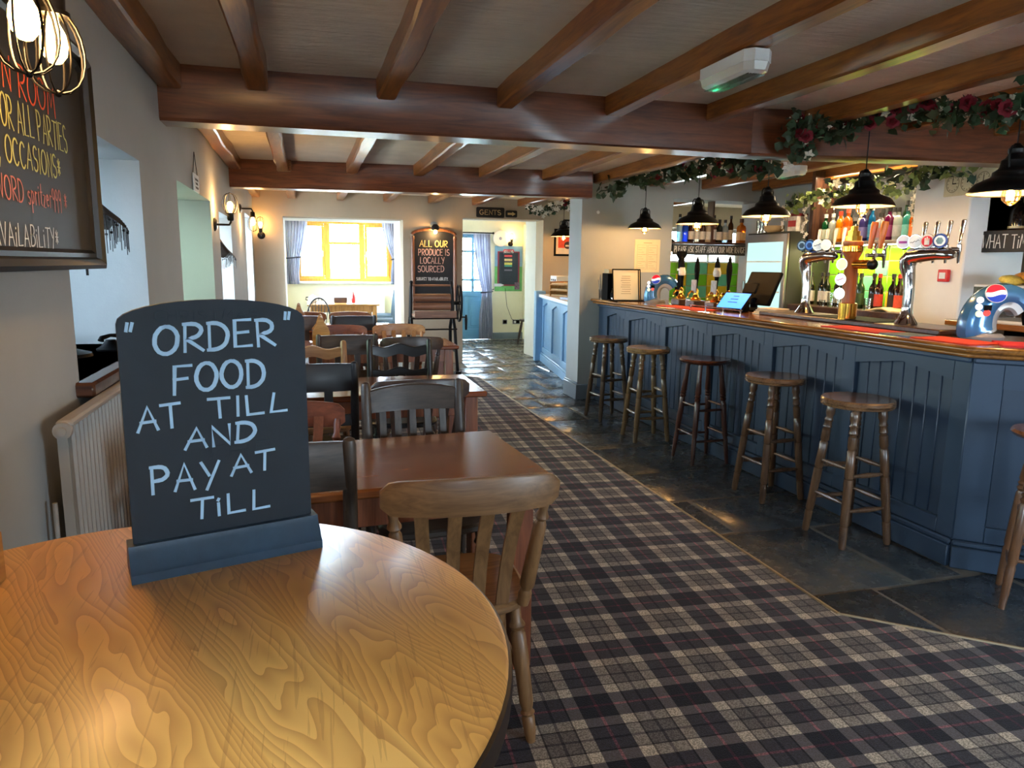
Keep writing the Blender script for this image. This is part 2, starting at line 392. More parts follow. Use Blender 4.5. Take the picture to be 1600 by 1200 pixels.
# far wall with alcove opening and lobby opening, thick as an old outer wall
mb = MB()
for a, b, c, d in wall_with_holes(-1.2, 7.2, -.01, CE+.02, [(-.28, 1.34, -.01, 2.05), (2.2, 3.43, -.01, 2.1), (5.35, 6.95, 1.0, 2.05)]): mb.box(a, b, 10.3, 10.65, c, d)
struct('wall_far', mb, M['wall_warm'])
window('window_6', 'y', 10.6, 5.35, 6.95, 1.0, 2.05, 3, 2, '-y')
mb = MB().box(-.6, -.28, 10.65, 11.4, -.01, CE+.02).box(1.34, 1.8, 10.65, 11.4, -.01, CE+.02).box(-.28, 1.34, 10.65, 11.4, 2.05, CE+.02); struct('wall_alcove_jamb', mb, M['white'])
mb = MB().box(1.85, 2.2, 10.65, 14.75, -.01, CE+.02)
for a, b, c, d in wall_with_holes(11.4, 14.75, -.01, CE+.02, [(12.0, 14.0, .95, 2.1)]): mb.box(-.75, -.5, a, b, c, d)
struct('wall_alcove_side', mb, M['cream'])
window('window_10', 'x', -.66, 12.0, 14.0, .95, 2.1, 3, 2, '+x')  # unseen side window, added to brighten the alcove
mb = MB()
for a, b, c, d in wall_with_holes(-.5, 1.85, -.01, CE+.02, [(-.2, 1.68, 1.07, 2.24)]): mb.box(a, b, 14.6, 14.85, c, d)
struct('wall_alcove_back', mb, M['cream'])
# alcove window: oak casements, middle light with a high bar
w7 = empty_structure('window_7', (0, 14.68, 0))
for x0, x1, z0, z1 in ((-.2, 1.68, 1.07, 1.13), (-.2, 1.68, 2.18, 2.24), (-.2, -.13, 1.13, 2.18), (1.61, 1.68, 1.13, 2.18), (.36, .47, 1.13, 2.18), (1.03, 1.14, 1.13, 2.18)):
    BX(x0, x1, -.04, .04, z0, z1, .008).build('oak_frame', M['oak_frame'], w7)
BX(.47, 1.03, -.03, .03, 1.79, 1.84, .006).build('glazing_bar', M['oak_frame'], w7)
for x0, x1 in ((-.13, .36), (1.14, 1.61)):
    mb = MB()
    for a in ((x0, x1, 1.13, 1.18), (x0, x1, 2.13, 2.18), (x0, x0+.05, 1.18, 2.13), (x1-.05, x1, 1.18, 2.13)): mb.box(a[0], a[1], -.065, -.035, a[2], a[3], .006)
    s_ = mb.build('casement_sash', M['oak_frame'], w7); xh = x1-.03 if x0 < 0 else x0+.03
    MB().box(xh-.01, xh+.01, -.09, -.065, 1.55, 1.66, .004).build('handle', M['white_gloss'], s_)
    BX(x0+.04, x1-.04, -.006, .006, 1.17, 2.14).build('pane', M['window_glass'], w7)
for z0, z1 in ((1.13, 1.79), (1.84, 2.18)): BX(.46, 1.04, -.006, .006, z0, z1).build('pane', M['window_glass'], w7)
portal((.74, 14.55, 1.65), PTL['-y'], 1.85, 1.15)
o = BX(-.3, 1.78, 14.42, 14.62, 1.03, 1.07, .008).build('trim_5', M['white_gloss'], label='white window sill below the alcove window'); o['kind'] = 'structure'
# lobby
mb = MB()
for a, b, c, d in wall_with_holes(2.2, 4.6, -.01, CE+.02, [(2.49, 3.41, -.01, 2.03)]): mb.box(a, b, 13.4, 13.6, c, d)
struct('wall_lobby_back', mb, M['cream'])
mb = MB()
for a, b, c, d in wall_with_holes(10.65, 13.4, -.01, CE+.02, [(11.4, 12.8, .95, 2.1)]): mb.box(4.36, 4.6, a, b, c, d)
struct('wall_lobby_side', mb, M['cream'])
window('window_11', 'x', 4.5, 11.4, 12.8, .95, 2.1, 2, 2, '-x')  # invented window, added to bring more daylight into the lobby
struct('wall_lobby_jamb', MB().box(3.43, 3.6, 10.65, 11.2, -.01, CE+.02).box(2.2, 3.43, 10.65, 10.8, 2.1, CE+.02), M['white'])
struct('baseboard_lobby', BX(3.42, 4.36, 13.375, 13.4, 0, .13, .006), M['grey_gloss'])
# end wall of the bar: pillar, header over the opening, low wall below it
mb = MB()
for a, b, c, d in wall_with_holes(2.80, 7.2, -.01, CE+.02, [(3.86, 4.95, 1.05, 2.17)]): mb.box(a, b, 7.14, 7.5, c, d)
struct('wall_end', mb, M['wall'])
struct('baseboard_end', MB().box(2.775, 2.80, 7.12, 7.52, 0, .17, .006).box(2.775, 3.0, 7.115, 7.14, 0, .17, .006).box(2.785, 2.80, 7.12, 7.52, .17, .19, .004), M['grey_gloss'])
# right side: back-bar wall, white pier, kitchen-side wall
struct('wall_right', MB().box(5.0, 5.12, 4.6, 7.14, -.01, CE+.02), M['wall'])
struct('wall_pier', MB().box(4.56, 5.12, 4.1, 4.6, -.01, CE+.02, .01), M['white'])
struct('wall_kitchen', MB().box(5.3, 5.45, -2.6, 7.14, -.01, CE+.02), M['wall_warm'])
o = BX(5.27, 5.3, 4.55, 5.2, .9, 2.3).build('wall_kitchen_panel', M['orange_wall'], label='orange painted strip of wall beside the pier'); o['kind'] = 'structure'
struct('wall_right_far', MB().box(7.05, 7.2, 7.5, 10.3, -.01, CE+.02), M['wall_warm'])
# rear wall behind the viewer; its unseen windows are added for brightness
mb = MB(); RH = [(.2, .8, 1.2, 1.9), (3.5, 4.9, .7, 2.0)]
for a, b, c, d in wall_with_holes(-1.2, 5.45, -.01, CE+.02, RH): mb.box(a, b, -2.85, -2.6, c, d)
struct('wall_rear', mb, M['wall'])
for i, (a, b, c, d) in enumerate(RH): window('window_%d' % (8+i), 'y', -2.72, a, b, c, d, 3, 2, '+y')
# outside ground
M['lawn'] = flat('pale_gravel', (176, 172, 164), .9, var=.12, vs_=3)
g = BX(-40, 45, -40, 60, -.5, -.13).build('ground', M['lawn'], label='pale gravel yard outside the windows'); g['kind'] = 'structure'
# blue glazed door to the yard
def make_door():
    d = empty_structure('door_1', (2.95, 13.47, 0), label='pale blue glazed door')
    W = .44
    for x0, x1, z0, z1 in ((-W, -W+.09, 0, 2.0), (W-.09, W, 0, 2.0), (-W+.09, W-.09, 0, .2), (-W+.09, W-.09, .82, .93), (-W+.09, W-.09, 1.93, 2.0), (-.035, .035, .2, .82)):
        BX(x0, x1, -.022, .022, z0, z1, .004).build('stile' if z1-z0 > 1 else 'rail', M['door_blue'], d)
    for x0, x1 in ((-W+.09, -.035), (.035, W-.09)):
        BX(x0, x1, -.008, .008, .2, .82).build('panel', M['door_blue'], d); BX(x0+.05, x1-.05, -.016, 0, .26, .76, .008).build('raised_panel', M['door_blue'], d)
    xs = [-W+.09, -.115, .12, W-.09]; zs = [.93, 1.14, 1.68, 1.93]
    for x in xs[1:3]: BX(x-.022, x+.022, -.03, .014, .93, 1.93, .003).build('glazing_bar', M['door_blue'], d)
    for z in zs[1:3]: BX(-W+.09, W-.09, -.013, .013, z-.022, z+.022, .003).build('glazing_bar', M['door_blue'], d)
    for i in range(3):
        for j in range(3): BX(xs[i], xs[i+1], -.003, .003, zs[j], zs[j+1]).build('pane', M['window_glass'], d)
    MB().box(W-.07, W-.04, -.03, -.02, .98, 1.14, .003).cyl((W-.055, -.03, 1.08), (W-.055, -.06, 1.08), .008).cyl((W-.055, -.06, 1.08), (W-.16, -.06, 1.08), .008).build('handle', M['steel'], d)
    portal((2.95, 13.36, 1.43), PTL['-y'], .72, 1.0)
    BX(-.46, -.44, -.05, .05, 0, 2.03).build('door_frame', M['white_gloss'], d); BX(.44, .46, -.05, .05, 0, 2.03).build('door_frame', M['white_gloss'], d); BX(-.46, .46, -.05, .05, 2.0, 2.03).build('door_frame', M['white_gloss'], d)
make_door()

# ================================================================== BAR
def bar_front(name, label, p0, p1, height, panels, mats, board_w=.085, zb=.22, zside=.92, zpeak=.97, plinth=.14, recess=.032, group=None, moulding=True):
    """panelled front from p0 to p1 (outer face on the right-hand side of p0->p1 is -y local); panels = (a0, a1) along it"""
    p0 = Vector((p0[0], p0[1], 0)); d = Vector((p1[0], p1[1], 0))-p0; L = d.length
    t = thing(name, label, 'bar', p0, math.atan2(d.y, d.x), group); th = .05; fm, bm_ = mats
    BX(0, L, recess, recess+.03, .0, height).build('backing', fm, t)
    a = 0.0
    for k, (q0, q1) in enumerate(list(panels)+[(L, L)]):
        if q0-a > .005: BX(a, q0, 0, recess+.005, plinth, height, .004).build('stile', fm, t)
        if q1 > q0:
            BX(q0, q1, 0, recess+.005, plinth, zb, .003).build('bottom_rail', fm, t); mid = (q0+q1)/2
            MB().add([(q0, 0, zside), (mid, 0, zpeak), (q1, 0, zside), (q1, 0, height), (q0, 0, height), (q0, recess, zside), (mid, recess, zpeak), (q1, recess, zside), (q1, recess, height), (q0, recess, height)],
                     [(0, 1, 2, 3, 4), (0, 5, 6, 1), (1, 6, 7, 2), (0, 4, 9, 5), (2, 7, 8, 3)]).build('peaked_rail', fm, t)
            n_ = max(3, round((q1-q0)/board_w)); bw = (q1-q0)/n_
            for i in range(n_): BX(q0+bw*i+.002, q0+bw*(i+1)-.002, recess-.007, recess+.004, zb-.01, zpeak+.01, .0045).build('board', bm_, t)
        a = q1
    BX(0, L, -.025, .0, 0, plinth-.03, .004).build('plinth', fm, t)
    BX(0, L, -.018, .0, plinth-.03, plinth, .008).build('plinth_moulding', fm, t)
    if moulding: BX(0, L, -.02, .0, height-.03, height, .008).build('cornice', fm, t)
    return t
XF = 3.02
# the long side runs from the end wall towards the viewer, so its outward face looks to -x
YE, YC = 7.12, 2.60
pan = [(6.90, 6.46), (6.37, 5.70), (5.62, 4.95), (4.87, 4.21), (4.11, 3.45), (3.35, 2.70)]
bf = bar_front('bar_counter', 'slate blue panelled bar counter running along the flagstone floor', (XF, YE), (XF, YC), 1.045, [(YE-a, YE-b) for a, b in pan], (M['bar_blue'], M['bar_blue_groove']))
C1, C2, C3 = (XF, YC), (XF+.62, YC-.56), (5.3, YC-.56)
bar_front('bar_counter_corner', 'angled slate blue panelled end of the bar beside the nearest stool', C1, C2, 1.045, [(.13, .72)], (M['bar_blue'], M['bar_blue_groove']), zside=.90, zpeak=.90, board_w=.15)
bar_front('bar_counter_return', 'slate blue panelled return of the bar turning away to the right', C2, C3, 1.045, [(.1, .8), (.9, 1.6)], (M['bar_blue'], M['bar_blue_groove']))
# worktop, one continuous piece with a doubled rounded nosing
ov = .085
edge = [(XF-ov, 7.12), (XF-ov, YC-.04), (C2[0]-.03, C2[1]-ov), (5.28, C2[1]-ov)]
back = [(5.28, C2[1]+.56), (3.95, C2[1]+.56), (3.64, YC+.35), (3.64, 7.12)]
wt = thing('bar_worktop', 'long polished wooden bar top with rounded double nosing', 'worktop')
MB().prism(edge+back, 1.068, 1.10).build('top', M['counter'], wt)
MB().prism([(XF-ov+.02, 7.12), (XF-ov+.02, YC-.03), (C2[0]-.02, C2[1]-ov+.02), (5.28, C2[1]-ov+.02)]+back, 1.046, 1.069).build('under_layer', M['counter'], wt)
for z, r, o_ in ((1.084, .0165, 0), (1.057, .0115, .02)):
    MB().tube([(XF-ov+o_, 7.12, z), (XF-ov+o_, YC-.04+o_*.5, z), (C2[0]-.03+o_*.5, C2[1]-ov+o_, z), (5.28, C2[1]-ov+o_, z)], r, 10).build('nosing', M['counter'], wt)
# bar carcass behind (shelves and dark underside)
struct_c = thing('bar_carcass', 'dark wooden underside and back of the bar counter', 'bar')
BX(3.12, 3.60, 2.75, 7.1, .75, 1.044).build('shelf', M['dark_wood'], struct_c); BX(3.12, 3.16, 2.75, 7.1, 0, .75).build('inner_panel', M['dark_wood'], struct_c)
for y_ in (2.8, 4.4, 6.0): BX(3.16, 3.58, y_, y_+.03, 0, .75).build('divider', M['dark_wood'], struct_c)
# second bar further on (pale blue half wall)
H0, H1 = (3.42, 10.28), (2.98, 7.55)
hb = bar_front('half_bar', 'pale blue panelled half bar beyond the pillar', H0, H1, .97, [(.12, .78), (.9, 1.56), (1.7, 2.4)], (M['half_blue'], M['half_blue']), board_w=.09, zside=.83, zpeak=.90)
ht = thing('painted_worktop', 'pale painted top of the half bar beyond the pillar', 'worktop')
MB().prism([(3.36, 10.28), (2.93, 7.55), (3.3, 7.52), (3.75, 10.28)], .97, 1.01).build('top', M['white_gloss'], ht)
MB().box(3.30, 3.46, 10.2, 10.295, 0, 1.06, .01).build('end_post', M['half_blue'], ht)

# ================================================================== STOOLS
def stool(kind, x, y, rz, label, c1, c2, h=.78):
    t = thing('bar_stool', label, 'stool', (x, y, 0), rz, 'bar stools in front of the bar')
    wz = wood('stool_wood_%s' % label[:12], c1, c2, 'z', .3, 1.0, .4); wx = wood('stool_seat_%s' % label[:12], tuple(min(255, int(k*1.15)) for k in c1), tuple(min(255, int(k*1.2)) for k in c2), 'x', .22, 1.0, .5)
    if kind == 'A': prof = [(0, h-.045), (.165, h-.045), (.18, h-.04), (.183, h-.03), (.178, h-.027), (.183, h-.023), (.183, h-.008), (.176, h), (.15, h-.003), (.08, h-.010), (0, h-.012)]
    else: prof = [(0, h-.04), (.14, h-.04), (.178, h-.028), (.188, h-.014), (.18, h-.002), (.15, h), (.08, h-.012), (0, h-.015)]
    MB().lathe(prof, 32).build('seat', wx, t)
    top, bot = .105, .165
    if kind == 'A': lp = [(0, .016), (.02, .019), (.16, .021), (.165, .017), (.18, .022), (.50, .023), (.505, .018), (.515, .023), (.70, .022), (.71, .017), (.725, .022), (.80, .022), (.81, .016), (.825, .023), (.86, .018), (.875, .023), (.90, .017), (.93, .024), (.97, .022), (1, .014)]
    else: lp = [(0, .013), (.1, .016), (.25, .019), (.27, .015), (.29, .02), (.62, .022), (.64, .017), (.66, .024), (.675, .017), (.69, .024), (.705, .017), (.72, .023), (.85, .018), (1, .016)]
    legs = []
    for k in range(4):
        a = PI/4+k*PI/2; p0 = Vector((bot*math.cos(a)*1.24, bot*math.sin(a)*1.24, 0)); p1 = Vector((top*math.cos(a)*1.15, top*math.sin(a)*1.15, h-.043))
        MB().turned(p0, p1, lp, 12).build('leg', wz, t); legs.append((p0, p1))
    for k in range(4):
        a0, a1 = legs[k]; b0, b1 = legs[(k+1) % 4]
        for zf in ((.27+.05*(k % 2), .52+.05*(k % 2)) if kind == 'A' else (.24+.06*(k % 2), .55+.04*(k % 2))):
            MB().turned(a0.lerp(a1, zf), b0.lerp(b1, zf), [(0, .008), (.12, .009), (.5, .015), (.88, .009), (1, .008)] if kind == 'A' else [(0, .008), (.5, .011), (1, .008)], 8).build('stretcher', wz, t)
    return t
brn = ((62, 42, 28), (112, 80, 54)); drk = ((46, 24, 16), (84, 44, 28)); gry = ((58, 44, 32), (98, 78, 58))
stool('A', 2.74, 6.20, R(6), 'dark turned bar stool farthest along the bar, beside the pillar', *gry)
stool('A', 2.73, 5.36, R(-4), 'turned bar stool with pale worn top, second from the pillar', (74, 56, 36), (128, 100, 66))
stool('B', 2.83, 4.64, R(0), 'reddish dark bar stool with rounded seat rim, third from the pillar', *drk)
stool('A', 2.82, 3.79, R(2), 'brown turned bar stool, fourth from the pillar', *brn)
stool('A', 2.79, 3.05, R(0), 'largest complete turned bar stool, nearest on the long side of the bar', *brn, h=.775)
stool('B', 3.06, 2.17, R(42), 'dark bar stool cut off by the right edge, at the bar corner', (70, 46, 30), (116, 78, 52))

# ================================================================== TABLES
M['t_orange'] = wood('table_orange_brown', (122, 72, 40), (150, 94, 54), 'x', .2, .8, .5, .04)
M['t_dark'] = wood('table_red_brown', (92, 44, 26), (138, 74, 42), 'x', .18, .8, .5, .04)
M['t_leg'] = wood('table_leg_wood', (96, 48, 28), (136, 76, 44), 'z', .35)
M['pine'] = wood('pine_wood', (160, 106, 46), (202, 146, 76), 'z', .35)
M['pine_x'] = wood('pine_wood_rail', (158, 104, 46), (200, 144, 76), 'x', .32)
def table(label, x0, x1, y0, y1, rz=0, mat='t_dark', h=.75, leg='t_leg', lw=.075):
    cx, cy = (x0+x1)/2, (y0+y1)/2; z_ = .012 if cy < 9 else 0; h -= z_; t = thing('dining_table', label, 'table', (cx, cy, z_), rz, 'pub dining tables'); W, D = (x1-x0)/2, (y1-y0)/2
    BX(-W, W, -D, D, h-.032, h, .008).build('table_top', M[mat], t)
    for n_, a in (('apron', (-W+.07, W-.07, -D+.05, -D+.075)), ('apron', (-W+.07, W-.07, D-.075, D-.05)), ('apron', (-W+.05, -W+.075, -D+.07, D-.07)), ('apron', (W-.075, W-.05, -D+.07, D-.07))):
        BX(*a, h-.14, h-.032, .003).build(n_, M[leg], t)
    for sx in (-1, 1):
        for sy in (-1, 1):
            x, y = sx*(W-.045-lw/2), sy*(D-.04-lw/2); BX(x-lw/2, x+lw/2, y-lw/2, y+lw/2, 0, h-.032, .006).build('leg', M[leg], t)
    return t
table('orange-brown dining table nearest behind the ORDER FOOD sign', -.43, .76, 2.17, 2.83, R(4), 't_orange')
table('dining table with glossy window glare, second row from the viewer', -.32, .95, 3.78, 4.42, 0, 't_dark')
table('red-brown dining table in the third row, beside the carpet edge', -.05, 1.25, 5.99, 6.62, 0, 't_dark')
table('glaring dining table in the fourth row, near the alcove opening', -.42, .92, 7.66, 8.45, 0, 't_dark')
table('pale oak table below the alcove window', .0, 1.19, 12.32, 13.5, 0, 'pine_x', .75, 'pine')

# ================================================================== CHAIRS
LEG_T = [(0, .013), (.08, .019), (.18, .021), (.2, .016), (.22, .023), (.24, .016), (.3, .022), (.62, .025), (.8, .024), (.83, .017), (.86, .026), (.9, .017), (1, .018)]
def crest(w, z0, z1, bend, y0, th, endr=.35, wave=0.0, top_arch=0.0, n_=18, lean=.0):
    rows = []
    for i in range(n_+1):
        u = -1+2*i/n_; x = u*w; y_ = y0-bend*(1-u*u); e = min(1, (1-abs(u))/endr+.35) if endr else 1; e = math.sin(min(1, e)*PI/2)
        zc = (z0+z1)/2; hh = (z1-z0)/2*e; up_ = top_arch*(1-u*u)+wave*math.cos(u*PI*2)*.5
        dn = wave*math.cos(u*PI*2)*.5
        rows.append([(x, y_-th/2, zc-hh+dn), (x, y_+th/2, zc-hh+dn), (x, y_+th/2-lean, zc+hh+up_-.006), (x, y_+th*.2-lean, zc+hh+up_), (x, y_-th*.3-lean, zc+hh+up_), (x, y_-th/2-lean, zc+hh+up_-.008)])
    return MB().strip(rows, close=True)
def seat_mb(w=.215, z=.45, yb=-.2, yf=.22):
    P = []
    for k in range(28):
        a = 2*PI*k/28; c, s_ = math.cos(a), math.sin(a); q = lambda u: math.copysign(abs(u)**.55, u)
        P.append((w*q(c)*(1+.06*s_), (yf+yb)/2+(yf-yb)/2*q(s_)))
    mb = MB(); rows = [[(x*.93, y_*.95, z-.034) for x, y_ in P], [(x, y_, z-.024) for x, y_ in P], [(x, y_, z-.008) for x, y_ in P], [(x*.95, y_*.96, z) for x, y_ in P], [(x*.6, y_*.6, z-.008) for x, y_ in P]]
    return mb.strip(rows, close=True)
CHM = {'gold': ((104, 70, 40), (140, 100, 62)), 'brown': ((104, 62, 34), (150, 98, 58)), 'tan': ((138, 92, 56), (176, 126, 82)), 'dark': ((42, 27, 21), (68, 48, 38)), 'grey': ((46, 38, 32), (76, 64, 54)), 'black': ((14, 14, 17), (27, 26, 30)), 'red': ((86, 42, 28), (128, 68, 44))}
CW = {k: (wood('chair_%s_upright' % k, *v, 'z', .45, 1.0, .08), wood('chair_%s_rail' % k, *v, 'x', .42, 1.0, .1)) for k, v in CHM.items()}
def chair(kind, col, x, y, rz, label, top=None):
    t = thing('dining_chair', label, 'chair', (x, y, .012), rz, 'mixed wooden chairs at the dining tables'); wz, wx = CW[col]
    seat_mb().build('seat', wx, t)
    for s_ in (-1, 1): MB().turned((s_*.205, .20, 0), (s_*.165, .16, .425), LEG_T, 10).build('leg', wz, t)
    if kind == 'bow':
        T = top or .87
        for s_ in (-1, 1):
            MB().turned((s_*.2, -.2, 0), (s_*.155, -.15, .425), LEG_T, 10).build('leg', wz, t)
            MB().turned((s_*.175, -.17, .44), (s_*.215, -.262, T-.07), [(0, .017), (.1, .021), (.14, .015), (.18, .023), (.5, .021), (.72, .019), (.76, .013), (.79, .021), (.84, .013), (.95, .016), (1, .012)], 10).build('back_post', wz, t)
        for k in (-1.5, -.5, .5, 1.5):
            rows = []
            for i in range(7):
                u = i/6; xx = k*(.072+.022*u); yy = -.175-(.085*u)-.03*math.sin(u*PI)*-1-.045*u*(1-(k/2.2)**2); zz = .44+(T-.06-.44)*u; w_ = .019
                rows.append([(xx-w_, yy-.006, zz), (xx+w_, yy-.006, zz), (xx+w_, yy+.006, zz), (xx-w_, yy+.006, zz)])
            MB().strip(rows, close=True).build('back_slat', wz, t)
        crest(.245, T-.105, T-.012, .05, -.262, .022, .22, 0, .014, 22, .012).build('crest_rail', wx, t)
    else:
        T = top or .93; yb = -.255
        for s_ in (-1, 1):
            path = [(s_*.2, -.215, 0), (s_*.2, -.195, .43), (s_*.2, -.21, .62), (s_*.2, yb+.01, .82), (s_*.2, yb, T-.02), (s_*.2, yb-.002, T-.006), (s_*.2, yb-.003, T)]
            MB().tube(path, [.019, .022, .022, .021, .020, .016, .006], 10).build('back_post', wz, t)
        if kind == 'panel':
            crest(.19, T-.13, T-.035, .03, yb+.005, .02, 0, 0, .018).build('crest_rail', wx, t)
            crest(.19, .53, .57, .02, -.205, .018, 0).build('lower_rail', wx, t)
            for k in range(5):
                xx = -.13+.065*k; yq = lambda z: -.205-.02*(1-(xx/.19)**2)-(z-.55)*.2
                MB().strip([[(xx-.014, yq(z)-.006, z), (xx+.014, yq(z)-.006, z), (xx+.014, yq(z)+.006, z), (xx-.014, yq(z)+.006, z)] for z in (.55, .62, .7, T-.11)], close=True).build('back_slat', wz, t)
        elif kind == 'wavy':
            crest(.19, T-.115, T-.055, .025, yb+.006, .018, 0, .022, .012).build('crest_rail', wx, t)
            crest(.19, .67, .72, .025, -.222, .018, 0, .022, .01).build('middle_rail', wx, t)
            crest(.19, .50, .53, .015, -.202, .018, 0).build('lower_rail', wx, t)
            for k in range(4):
                xx = -.105+.07*k; MB().turned((xx, -.215, .52), (xx, -.238, .69), [(0, .007), (.5, .011), (1, .007)], 8).build('spindle', wz, t)
        elif kind == 'slab':
            crest(.19, T-.15, T-.012, .012, yb+.005, .022, 0, 0, .006).build('crest_rail', wx, t)
            crest(.19, .60, .66, .012, -.212, .02, 0).build('lower_rail', wx, t)
            for k in (-.5, .5): BX(k*.14-.022, k*.14+.022, -.232, -.217, .64, T-.14, .003).build('back_slat', wz, t)
    for z, r in ((.17, .010), (.24, .010)):
        for s_ in (-1, 1): MB().turned((s_*.19, -.19, z), (s_*.19, .185, z), [(0, .008), (.5, .013), (1, .008)], 8).build('stretcher', wz, t)
        break
    MB().turned((-.185, 0, .17), (.185, 0, .17), [(0, .008), (.5, .014), (1, .008)], 8).build('stretcher', wz, t)
    return t
F_, B_ = 0, PI
chair('bow', 'gold', .42, 2.07, R(-2), 'golden pine slat-back chair with scuffed crest, nearest to the round table', .885)
chair('slab', 'grey', -.10, 2.24, R(0), 'dark grey ladder-back chair half hidden right behind the ORDER FOOD sign', .955)
chair('panel', 'grey', .44, 2.73, R(184), 'grey-brown chair with broad curved back rail, at far side of nearest dining table', .945)
chair('bow', 'red', -.11, 2.69, R(180), 'orange-brown round-ended chair back peeping out right of the ORDER FOOD sign', .87)
chair('bow', 'dark', .53, 3.74, R(0), 'dark bow-back chair directly behind the grey-brown curved back rail', .875)
chair('slab', 'black', .02, 3.92, R(0), 'black slab-backed chair at the near side of the second table, left', .94)
chair('wavy', 'black', .575, 4.56, R(176), 'black chair with two wavy back rails at the second table', .93)
chair('wavy', 'tan', .03, 4.52, R(182), 'light brown wavy-railed chair at the second table, left', .93)
chair('bow', 'dark', .77, 5.74, R(0), 'dark bow-back chair at the near side of the third table', .88)
chair('slab', 'dark', .27, 5.47, R(0), 'dark brown slab-backed chair left of the third table', .93)
chair('bow', 'tan', .82, 6.42, R(180), 'light brown bow-back chair at the far side of the third table', .87)
chair('bow', 'red', .28, 6.42, R(180), 'reddish bow-back chair at the far side of the third table, left', .865)
chair('slab', 'black', .43, 7.32, R(0), 'black slab-backed chair in front of the fourth table', .93)
chair('slab', 'dark', -.08, 7.40, R(0), 'dark slab-backed chair left in front of the fourth table', .93)
chair('bow', 'brown', .49, 8.45, R(180), 'brown bow-back chair at the far side of the fourth table', .85)
chair('bow', 'brown', -.03, 8.48, R(180), 'brown bow-back chair at the far side of the fourth table, leftmost', .85)
# upholstered alcove chairs
M['grey_fabric'] = flat('blue_grey_upholstery', (92, 110, 128), .85, var=.06, bump=.1)
def parson(x, y, rz, label):
    t = thing('upholstered_chair', label, 'chair', (x, y, 0), rz, 'upholstered chairs in the alcove')
    BX(-.22, .22, -.22, .24, .36, .48, .03).build('seat', M['grey_fabric'], t)
    rows = []
    for i in range(13):
        u = i/12; z = .42+.62*u; yy = -.2-.07*u*u; th = .045
        if u > .86: yy -= (u-.86)*.35
        rows.append([(-.21, yy-th, z), (.21, yy-th, z), (.21, yy+th*(.9-.3*u), z), (-.21, yy+th*(.9-.3*u), z)])
    MB().strip(rows, close=True).build('backrest', M['grey_fabric'], t)
    MB().cyl((-.21, -.335, 1.03), (.21, -.335, 1.03), .045, n=14).build('scroll_top', M['grey_fabric'], t)
    for sx in (-1, 1):
        for yy in (-.2, .2): MB().turned((sx*.19, yy*1.1, 0), (sx*.19, yy, .37), [(0, .014), (1, .022)], 8).build('leg', M['dark_wood_z'], t)
parson(1.30, 12.62, R(78), 'blue-grey scroll-back upholstered chair at the alcove table')
parson(1.40, 13.85, R(80), 'blue-grey upholstered chair against the right side of the alcove')
def windsor(x, y, rz, label, col='black', top=.92):
    t = thing('windsor_chair', label, 'chair', (x, y, 0), rz); wz, wx = CW[col]
    seat_mb().build('seat', wx, t)
    hoop = [(.19*math.cos(a), -.17-.10*math.sin(a), .44+(top-.44)*math.sin(a)**.8 if math.sin(a) > 0 else .44) for a in [PI*i/16 for i in range(17)]]
    MB().tube(hoop, .012, 8).build('hoop', wz, t)
    for k in range(-3, 4):
        u = k/3.6; a = math.acos(max(-1, min(1, u))); MB().tube([(u*.14, -.17, .44), (.19*u, -.17-.10*math.sin(a), .44+(top-.44)*math.sin(a)**.8)], .006, 6).build('spindle', wz, t)
    for sx in (-1, 1):
        for yy in (-.15, .15): MB().turned((sx*.21, yy*1.35, 0), (sx*.15, yy, .42), LEG_T, 8).build('leg', wz, t)
windsor(.14, 11.9, R(170), 'black hoop-back chair in front of the alcove table', top=.86)
windsor(3.98, 12.45, R(100), 'dark hoop-back chair in the lobby beside the half bar', 'dark', 1.0)

